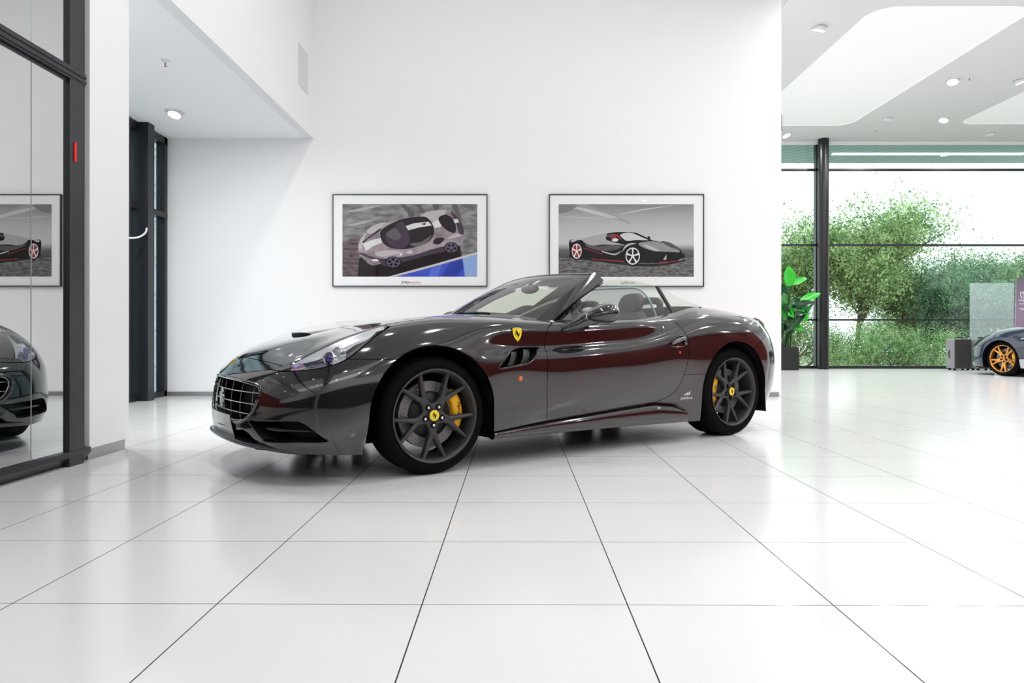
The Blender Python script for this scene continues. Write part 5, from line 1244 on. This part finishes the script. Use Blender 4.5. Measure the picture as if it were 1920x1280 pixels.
# ================================================================== PLANT BY THE FAR WINDOW
pl = empty('potted_plant', (0, 0, 0), 0, 'tall green leafy plant in a square black pot by the far glazing', 'plant')
pa = at(1497, 692, 15.15); k = at(1464, 650, 15.15)
pw = .46; pl.location = (pa.x-pw/2, 15.15+pw/2, 0)
hp = at(0, 650, 15.15).z; b = bmesh.new(); 
box(b, -pw/2, pw/2, -pw/2, pw/2, 0, hp); 
for f in [f for f in b.faces if f.normal.z > .5 or f.calc_center_median().z > hp-.001]:
    r = bmesh.ops.inset_individual(b, faces=[f], thickness=.02, depth=-.06)
obj('pot', fixn(b), mat('black_pot', (.012, .012, .013), .45), pl)
obj('soil', BX(-pw/2+.02, pw/2-.02, -pw/2+.02, pw/2-.02, hp-.08, hp-.055), mat('soil', (.02, .015, .01), .9), pl)
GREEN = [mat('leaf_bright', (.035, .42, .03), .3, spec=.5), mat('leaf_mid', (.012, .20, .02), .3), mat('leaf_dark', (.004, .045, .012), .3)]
for g_ in GREEN: g_.node_tree.nodes['Principled BSDF'].inputs['Subsurface Weight'].default_value = 0
random.seed(5)
def leaf(base, d, up, L_, W_, m, droop=.25):
    b = bmesh.new(); d = Vector(d).normalized(); sd = d.cross(Vector(up)).normalized(); un = sd.cross(d).normalized(); rows = []
    for i in range(11):
        t = i/10; w_ = W_*(math.sin(PI*min(1, t*.93+.04))**.75)*(1-.25*t); c = Vector(base)+d*(L_*t)-Vector((0, 0, 1))*(droop*L_*t*t)
        rows.append([c+sd*(w_*a)+un*(abs(a)*w_*.35+.006*math.sin(9*t+a*3)) for a in (-1, -.5, 0, .5, 1)])
    grid(b, rows); o = obj('leaf', b, m, pl, smooth=True); return o
o3 = lambda px, py, dy=0: at(px, py, 15.35+dy)-pl.location
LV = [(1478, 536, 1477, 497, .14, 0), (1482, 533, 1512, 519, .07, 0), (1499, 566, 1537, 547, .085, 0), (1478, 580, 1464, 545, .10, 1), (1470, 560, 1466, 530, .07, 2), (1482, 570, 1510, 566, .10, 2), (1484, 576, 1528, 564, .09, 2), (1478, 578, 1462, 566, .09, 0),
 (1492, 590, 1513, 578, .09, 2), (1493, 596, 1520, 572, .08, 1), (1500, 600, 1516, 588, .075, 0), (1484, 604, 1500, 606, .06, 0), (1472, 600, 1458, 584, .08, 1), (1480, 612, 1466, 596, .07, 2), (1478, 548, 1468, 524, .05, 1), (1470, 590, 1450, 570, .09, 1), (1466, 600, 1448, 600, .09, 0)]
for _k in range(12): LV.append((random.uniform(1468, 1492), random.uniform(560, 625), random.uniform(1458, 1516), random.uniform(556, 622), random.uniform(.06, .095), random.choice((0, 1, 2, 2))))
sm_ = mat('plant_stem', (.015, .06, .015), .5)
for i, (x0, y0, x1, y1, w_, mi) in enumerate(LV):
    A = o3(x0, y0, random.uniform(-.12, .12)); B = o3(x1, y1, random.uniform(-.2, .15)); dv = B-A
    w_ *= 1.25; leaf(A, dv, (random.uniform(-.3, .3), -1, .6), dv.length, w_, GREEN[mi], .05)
    b = bmesh.new(); root_ = Vector((random.uniform(-.13, .13), random.uniform(-.12, .12), hp-.06)); tube(b, smooth_pts([root_, root_.lerp(A, .5)+Vector((random.uniform(-.04, .04), 0, .05)), A], 5), .012, 7); obj('stem', b, sm_, pl, smooth=True)
# ================================================================== SUITCASES
def suitcase(loc, rz, lb):
    t = empty('suitcase', loc, rz, lb, 'suitcase', 'grey suitcases by the far glazing')
    W_, D_, H_ = .44, .25, .70; g1 = mat('suitcase_grey', (.24, .24, .25), .6); g2 = mat('suitcase_charcoal', (.028, .026, .026), .7)
    def shell(x0, x1, y0, y1, z0, z1, r, m, nm):
        b = bmesh.new(); box(b, x0, x1, y0, y1, z0, z1); bmesh.ops.bevel(b, geom=b.edges[:], offset=r, segments=4, affect='EDGES', profile=.6); return obj(nm, b, m, t, smooth=False)
    shell(-W_/2, W_/2, -D_/2+.02, D_/2, .04, H_, .035, g1, 'shell')
    shell(-W_/2+.035, W_/2-.02, -D_/2, -D_/2+.06, .05, H_-.015, .022, g2, 'front_pocket')
    b = bmesh.new(); z = .03; tube(b, smooth_pts([(-W_/2+.03, -D_/2+.018, .06), (-W_/2+.025, -D_/2+.018, H_-.04), (-W_/2+.06, -D_/2+.018, H_-.01), (W_/2-.05, -D_/2+.018, H_-.01), (W_/2-.02, -D_/2+.018, H_-.04), (W_/2-.02, -D_/2+.018, .06)], 4), .005, 6); obj('zip', b, mat('suitcase_zip', (.22, .21, .21), .5), t)
    b = bmesh.new(); tube(b, smooth_pts([(-.10, 0, H_-.005), (-.09, 0, H_+.022), (0, 0, H_+.030), (.09, 0, H_+.022), (.10, 0, H_-.005)], 5), .012, 8); obj('carry_handle', b, g2, t, smooth=True)
    b = bmesh.new(); tube(b, smooth_pts([(-W_/2+.002, .0, .28), (-W_/2-.022, 0, .31), (-W_/2-.024, 0, .41), (-W_/2+.002, 0, .44)], 5), .011, 8); obj('side_handle', b, g2, t, smooth=True)
    for sx in (-.16, .16):
        for sy in (-.07, .08):
            b = bmesh.new(); lathe(b, [(.028, -.012), (.028, .012)], 16, 'y', close=True); o = obj('castor', fixn(b), M['rubber'], t, loc=(sx, sy, .028))
    return t
p = at(1803, 692, 15.1); suitcase((p.x+.03, 15.28, 0), .12, 'grey suitcase standing left of its twin, charcoal front, by the far glazing')
p = at(1843, 692, 15.1); suitcase((p.x+.05, 15.24, 0), .12, 'grey suitcase half hidden behind the dark blue car, right of its twin')
# ================================================================== GLASS FILM AND INFO BOARD
def milky():
    m = bpy.data.materials.new('milky_film'); m.use_nodes = True; nt = m.node_tree; nt.nodes.clear()
    o = nt.nodes.new('ShaderNodeOutputMaterial'); mx = nt.nodes.new('ShaderNodeMixShader'); mx.inputs[0].default_value = .22
    t = nt.nodes.new('ShaderNodeBsdfTransparent'); t.inputs[0].default_value = (.95, 1, 1, 1); d = nt.nodes.new('ShaderNodeBsdfDiffuse'); d.inputs[0].default_value = (.86, .95, .97, 1)
    nt.links.new(t.outputs[0], mx.inputs[1]); nt.links.new(d.outputs[0], mx.inputs[2]); nt.links.new(mx.outputs[0], o.inputs[0]); return m
f0 = at(1815, 690, YG-.03); f1 = at(1897, 530, YG-.03)
obj('frosted_panel', BX(f0.x, f1.x, YG-.055, YG-.045, .03, f1.z), milky(), label='translucent milky panel standing against the far glazing, behind the suitcases', cat='panel')
ib = empty('info_board', (0, 0, 0), 0, 'mauve-grey information board with white text, behind the dark blue car', 'sign')
Yb = 14.2; q0 = at(1900, 640, Yb); q1 = at(1903, 521, Yb); ib.location = (q0.x, Yb, 0); WB_ = .80
mB = mat('mauve_board', (.30, .24, .33), .5); nt = mB.node_tree; tc = nt.nodes.new('ShaderNodeTexCoord'); sx = nt.nodes.new('ShaderNodeSeparateXYZ'); cr = nt.nodes.new('ShaderNodeValToRGB')
cr.color_ramp.elements[0].position = .62; cr.color_ramp.elements[0].color = (.36, .26, .38, 1); cr.color_ramp.elements[1].position = .98; cr.color_ramp.elements[1].color = (.15, .14, .17, 1)
dv_ = nt.nodes.new('ShaderNodeMath'); dv_.operation = 'DIVIDE'; dv_.inputs[1].default_value = 2.0
nt.links.new(tc.outputs['Object'], sx.inputs[0]); nt.links.new(sx.outputs[2], dv_.inputs[0]); nt.links.new(dv_.outputs[0], cr.inputs[0]); nt.links.new(cr.outputs[0], nt.nodes['Principled BSDF'].inputs['Base Color'])
b = bmesh.new(); vs = []
poly_prism(b, [(0, .05), (.035, q1.z), (WB_+.035, q1.z), (WB_, .05)], lambda x, z: (x, 0, z), lambda x, z: (x, .03, z)); obj('board', fixn(b), mB, ib)
wt = mat('board_text', (.85, .85, .87), .5)
def btext(s, px, py, size):
    o = text_mesh('board_lettering', s, size, wt, ib, .0004); p = at(px, py, Yb); o.data.transform(Matrix.Rotation(PI/2, 4, 'X')); xs = [v.co.x for v in o.data.vertices]
    o.data.transform(Matrix.Translation((p.x-ib.location.x-min(xs), -.002, p.z)))
btext('My', 1910, 549.5, .115); btext('Your', 1909, 557, .115)
b = bmesh.new()
for px, py, w_ in ((1907, 562, .45), (1915, 564.5, .35), (1908, 569, .45), (1907, 577.5, .45), (1911, 579.5, .40)):
    p = at(px, py, Yb)-ib.location; box(b, p.x, p.x+w_, -.003, 0, p.z-.006, p.z+.006)
obj('small_print', b, wt, ib)
obj('board_foot', BX(-.02, WB_+.02, -.12, .15, 0, .05), M['black'], ib)
# ================================================================== SECOND CAR AT THE RIGHT EDGE
car2 = empty('sports_car', (0, 0, 0), 0, 'dark blue sports car with gold wheels, cut off by the right edge', 'car')
BLUE = mat('midnight_blue_paint', (.006, .010, .030), .2, metal=.1, coat=1, coat_r=.01)
gk = np.array([1., 1., 1.03]); G2 = G_*gk; N2 = N_.copy()
b0 = grid_bm(G2, N2)
A2 = (-.02, .315, .375); A3 = (2.65, .32, .375)
remove_inside(b0, arch(*A2, .06), side); remove_inside(b0, arch(*A3, .0), side)
COCK2 = [(a, c) for a, c in COCK]
low = lambda P: np.where(P[:, 1] > .5, P[:, 2]-np.interp(P[:, 0], [-.3, .3, 1.0, 3], [.30, .33, .42, .42]), 9.)
region(b0, low, 2, gap=.004, fmask=lambda c: c.x > .3 and c.y > .5 and c.x < 2.3, only=(0,))
HL2 = P2([(-.80, .60), (-.70, .61), (-.55, .64), (-.40, .72), (-.30, .79), (-.44, .74), (-.62, .665), (-.78, .63)], 3, True)
region(b0, lambda P: np.where((P[:, 0] < 0) & (P[:, 1] > .45), XZ(HL2)(P), 9.), 3, gap=.004, only=(0,))
finish_panel('body_shell', take(b0, (0,)), BLUE, car2, 'both', thick=.03)
finish_panel('side_blade', take(b0, (2,)), mat('silver_side_blade', (.42, .43, .46), .3, metal=.6, coat=.5), car2, 'both', thick=.02)
finish_panel('headlight', take(b0, (3,)), M['gloss_black'], car2, None, thick=.02); finish_panel('headlight', take(b0, (3,)), M['gloss_black'], car2, 'far', thick=.02); b0.free()
# greenhouse
b = bmesh.new(); rows = []
for t in np.linspace(0, 1, 9):
    xs = np.interp(t, [0, .35, .7, 1], [.72, 1.35, 2.1, 2.75]); h_ = np.interp(t, [0, .35, .6, 1], [.92, 1.18, 1.20, 1.02]); wd = np.interp(t, [0, .35, 1], [.66, .56, .60])
    rows.append([(xs, wd*1.12*a, h_-(h_-.88)*abs(a)**2.4) for a in np.linspace(-1, 1, 15)])
grid(b, rows); obj('cabin', fixn(b), M['gloss_black'], car2, smooth=True)
GOLD = mat('gold_rim', (.55, .24, .045), .22, metal=.95, coat=.6)
poly_und = [(-.90, .0), (-.74, .70), (-.43, .60), (.40, .60), (.42, .88), (2.20, .89), (2.22, .60), (3.06, .60), (3.3, .64), (3.42, 0)]
poly_und = poly_und+[(x, -y) for x, y in poly_und[::-1][1:-1]]
b = bmesh.new(); poly_prism(b, poly_und, lambda x, y: (x, y, .14), lambda x, y: (x, y, .17)); obj('underbody', fixn(b), M['liner'], car2)
for s in (1, -1):
    obj('wheel_house', wheel_house(A2[0], A2[1], .378, s*.90, s*.62), M['liner'], car2); obj('wheel_house', wheel_house(A3[0], A3[1], .378, s*.92, s*.60), M['liner'], car2)
GW = make_wheel(.335, .26, .262, 'wheel', 0., car2, rimmat=GOLD, disc_r=.19, lugs=False, spoke_kw=dict(half_a=11, tw=1.55)); GW.location = (0, .900, .335)
GW2 = copy_tree(GW, car2); GW2.location = (2.65, .905, .335)
for x_ in (0, 2.65):
    c_ = copy_tree(GW, car2); c_.location = (x_, -.90, .335); c_.rotation_euler = (0, 0, PI)
CTH2 = math.radians(-75)
hub = at(1877, 671, 13.1)
c_, s_ = math.cos(CTH2), math.sin(CTH2)
car2.rotation_euler = (0, 0, CTH2); car2.location = (hub.x-.9*s_, hub.y+.9*c_, 0)
# ================================================================== TREES OUTSIDE
obj('lawn', BX(-10, 60, YG+.5, 90, -1.6, -1.55), noise_mix(mat('rough_grass', (.1, .2, .04), .9), (.10, .20, .05), (.45, .42, .33), 1.2, 4, .4, .62), label='rough pale ground outside below the trees', cat='ground')
BARK = mat('bark', (.10, .09, .075), .9)
LG = []
for nm, c1, c2 in (('foliage_fresh', (.10, .24, .08), (.66, .84, .44)), ('foliage_deep', (.025, .10, .05), (.36, .60, .34))):
    m = noise_mix(mat(nm, c1, .6, spec=.2), c1, c2, 3.2, 5, .40, .62); nt = m.node_tree; pb_ = nt.nodes['Principled BSDF']
    # leaves let some daylight through
    tr = nt.nodes.new('ShaderNodeBsdfTranslucent'); mx = nt.nodes.new('ShaderNodeMixShader'); mx.inputs[0].default_value = .45
    nt.links.new(pb_.inputs['Base Color'].links[0].from_socket, tr.inputs[0]); nt.links.new(pb_.outputs[0], mx.inputs[1]); nt.links.new(tr.outputs[0], mx.inputs[2]); nt.links.new(mx.outputs[0], nt.nodes['Material Output'].inputs[0]); LG.append(m)
def tree_mesh(seed, H, R_, nl, lm, trunk_r=.14):
    rnd = random.Random(seed); b = bmesh.new(); tips = []
    def branch(p, d, L_, r, lv):
        n = 4; pts = [p]; q = p.copy(); dd = d.copy()
        for i in range(n): dd = (dd+Vector((rnd.uniform(-.22, .22), rnd.uniform(-.22, .22), rnd.uniform(-.05, .14)))).normalized(); q = q+dd*L_/n; pts.append(q.copy())
        tube(b, pts, [r*(1-.5*i/n) for i in range(n+1)], 6, cap=False)
        if lv >= 2: tips.extend(pts[1:])
        if lv < 3:
            for k in range(4 if lv else 6):
                a = rnd.uniform(0, 2*PI); s = rnd.choice(pts[1:] if lv else pts[2:]); branch(s, (dd*.5+Vector((math.cos(a), math.sin(a), rnd.uniform(.0, .8)))).normalized(), L_*rnd.uniform(.5, .72), r*.5, lv+1)
    branch(Vector((0, 0, 0)), Vector((0, 0, 1)), H*.52, trunk_r, 0)
    f = bmesh.new()
    P0 = np.array([t[:] for t in tips]); P0[:, :2] *= R_/max(1e-3, np.abs(P0[:, :2]).max()); P0[:, 2] *= H/max(1e-3, P0[:, 2].max())*.97
    rg = np.random.RandomState(seed)
    for i in range(nl):
        c = P0[rg.randint(len(P0))]+rg.normal(0, .30, 3); a = rg.normal(0, 1, 3); a /= np.linalg.norm(a); bb = np.cross(a, rg.normal(0, 1, 3)); bb /= np.linalg.norm(bb)+1e-9; s = rg.uniform(.022, .046)
        v = [f.verts.new(c+a*s*1.3), f.verts.new(c+bb*s*.6), f.verts.new(c-a*s*1.3), f.verts.new(c-bb*s*.6)]; f.faces.new(v)
    for v in b.verts:
        k = R_/max(1e-3, max(abs(t.x) for t in tips)); v.co.x *= min(1.2, k) if v.co.z > 1 else 1; v.co.y *= min(1.2, k) if v.co.z > 1 else 1
    mt = bpy.data.meshes.new('trunk'); b.to_mesh(mt); b.free(); mf = bpy.data.meshes.new('crown'); f.to_mesh(mf); f.free()
    mt.materials.append(BARK); mf.materials.append(lm); return mt, mf
TM = [tree_mesh(3, 6.2, 2.5, 42000, LG[0]), tree_mesh(8, 5.6, 2.5, 42000, LG[1]), tree_mesh(12, 4.6, 2.4, 14000, LG[0], .10)]
GT = 'trees outside beyond the far glazing'
trees = [(1500, 24.5, 0, 1.02, 'green tree seen through the narrow pane left of the black column'), (1600, 23.0, 0, 1.10, 'tallest fresh green tree just right of the black column'), (1690, 25.5, 1, 1.0, 'dark tree behind the tallest one, centre of the wide pane'),
 (1760, 23.5, 1, .93, 'deep green tree with a bare forked trunk, mid-right of the wide pane'), (1840, 25.0, 1, .92, 'dark tree above the suitcases'), (1905, 23.5, 0, .86, 'fresh green tree at the right edge above the dark blue car'),
 (1655, 20.6, 2, .62, 'low bushy tree close outside the glazing, left of the suitcases'), (1735, 20.8, 2, .56, 'low bush at the middle of the wide pane'), (1580, 20.4, 2, .55, 'small bright bush right beside the black column'), (1485, 21.5, 2, .72, 'low bush behind the potted plant'), (1960, 24, 1, 1.0, 'dark tree partly beyond the right edge')]
for i, (px, Y, ti, sc, lb) in enumerate(trees):
    t = empty('tree', (at(px, 0, Y).x, Y, -1.55), i*2.1, lb, 'tree', GT); t.scale = (sc, sc, sc)
    for nm, me in zip(('trunk', 'crown'), TM[ti]): obj(nm, me, [], t) if False else None
    for nm, me in zip(('trunk', 'crown'), TM[ti]):
        o = bpy.data.objects.new(nm, me); COL.objects.link(o); o.parent = t
MIRROR = [car, car2]
# the car was modelled with its near side at +y: mirror every part mesh once so that it lies at world (sin, -cos)
def mirror_tree(root):
    done = set()
    def rec(o):
        for ch in [x for x in bpy.data.objects if x.parent == o]:
            if ch.type == 'MESH' and ch.data.name not in done:
                done.add(ch.data.name); me = ch.data
                has = me.has_custom_normals
                nv = [Vector(l.normal) for l in me.corner_normals] if False else None
                nn = None
                if has:
                    nn = [Vector(c.vector) for c in me.corner_normals]
                    polys = [list(p.loop_indices) for p in me.polygons]
                me.transform(Matrix.Scale(-1, 4, (0, 1, 0)))
                me.flip_normals()
                if has:
                    new = [None]*len(nn)
                    for li in polys:
                        # flip_normals keeps the first corner and reverses the rest
                        old = li[:]; rev = [old[0]]+old[1:][::-1]
                        for a_, b_ in zip(li, rev):
                            n = nn[b_]; new[a_] = Vector((n.x, -n.y, n.z))
                    me.normals_split_custom_set(new)
            l = ch.location.copy(); 
            ch.location = (l.x, -l.y, l.z)
            e = ch.rotation_euler; ch.rotation_euler = (-e.x, e.y, -e.z)
            rec(ch)
    rec(root)
for r_ in MIRROR: mirror_tree(r_)
bpy.context.view_layer.update()
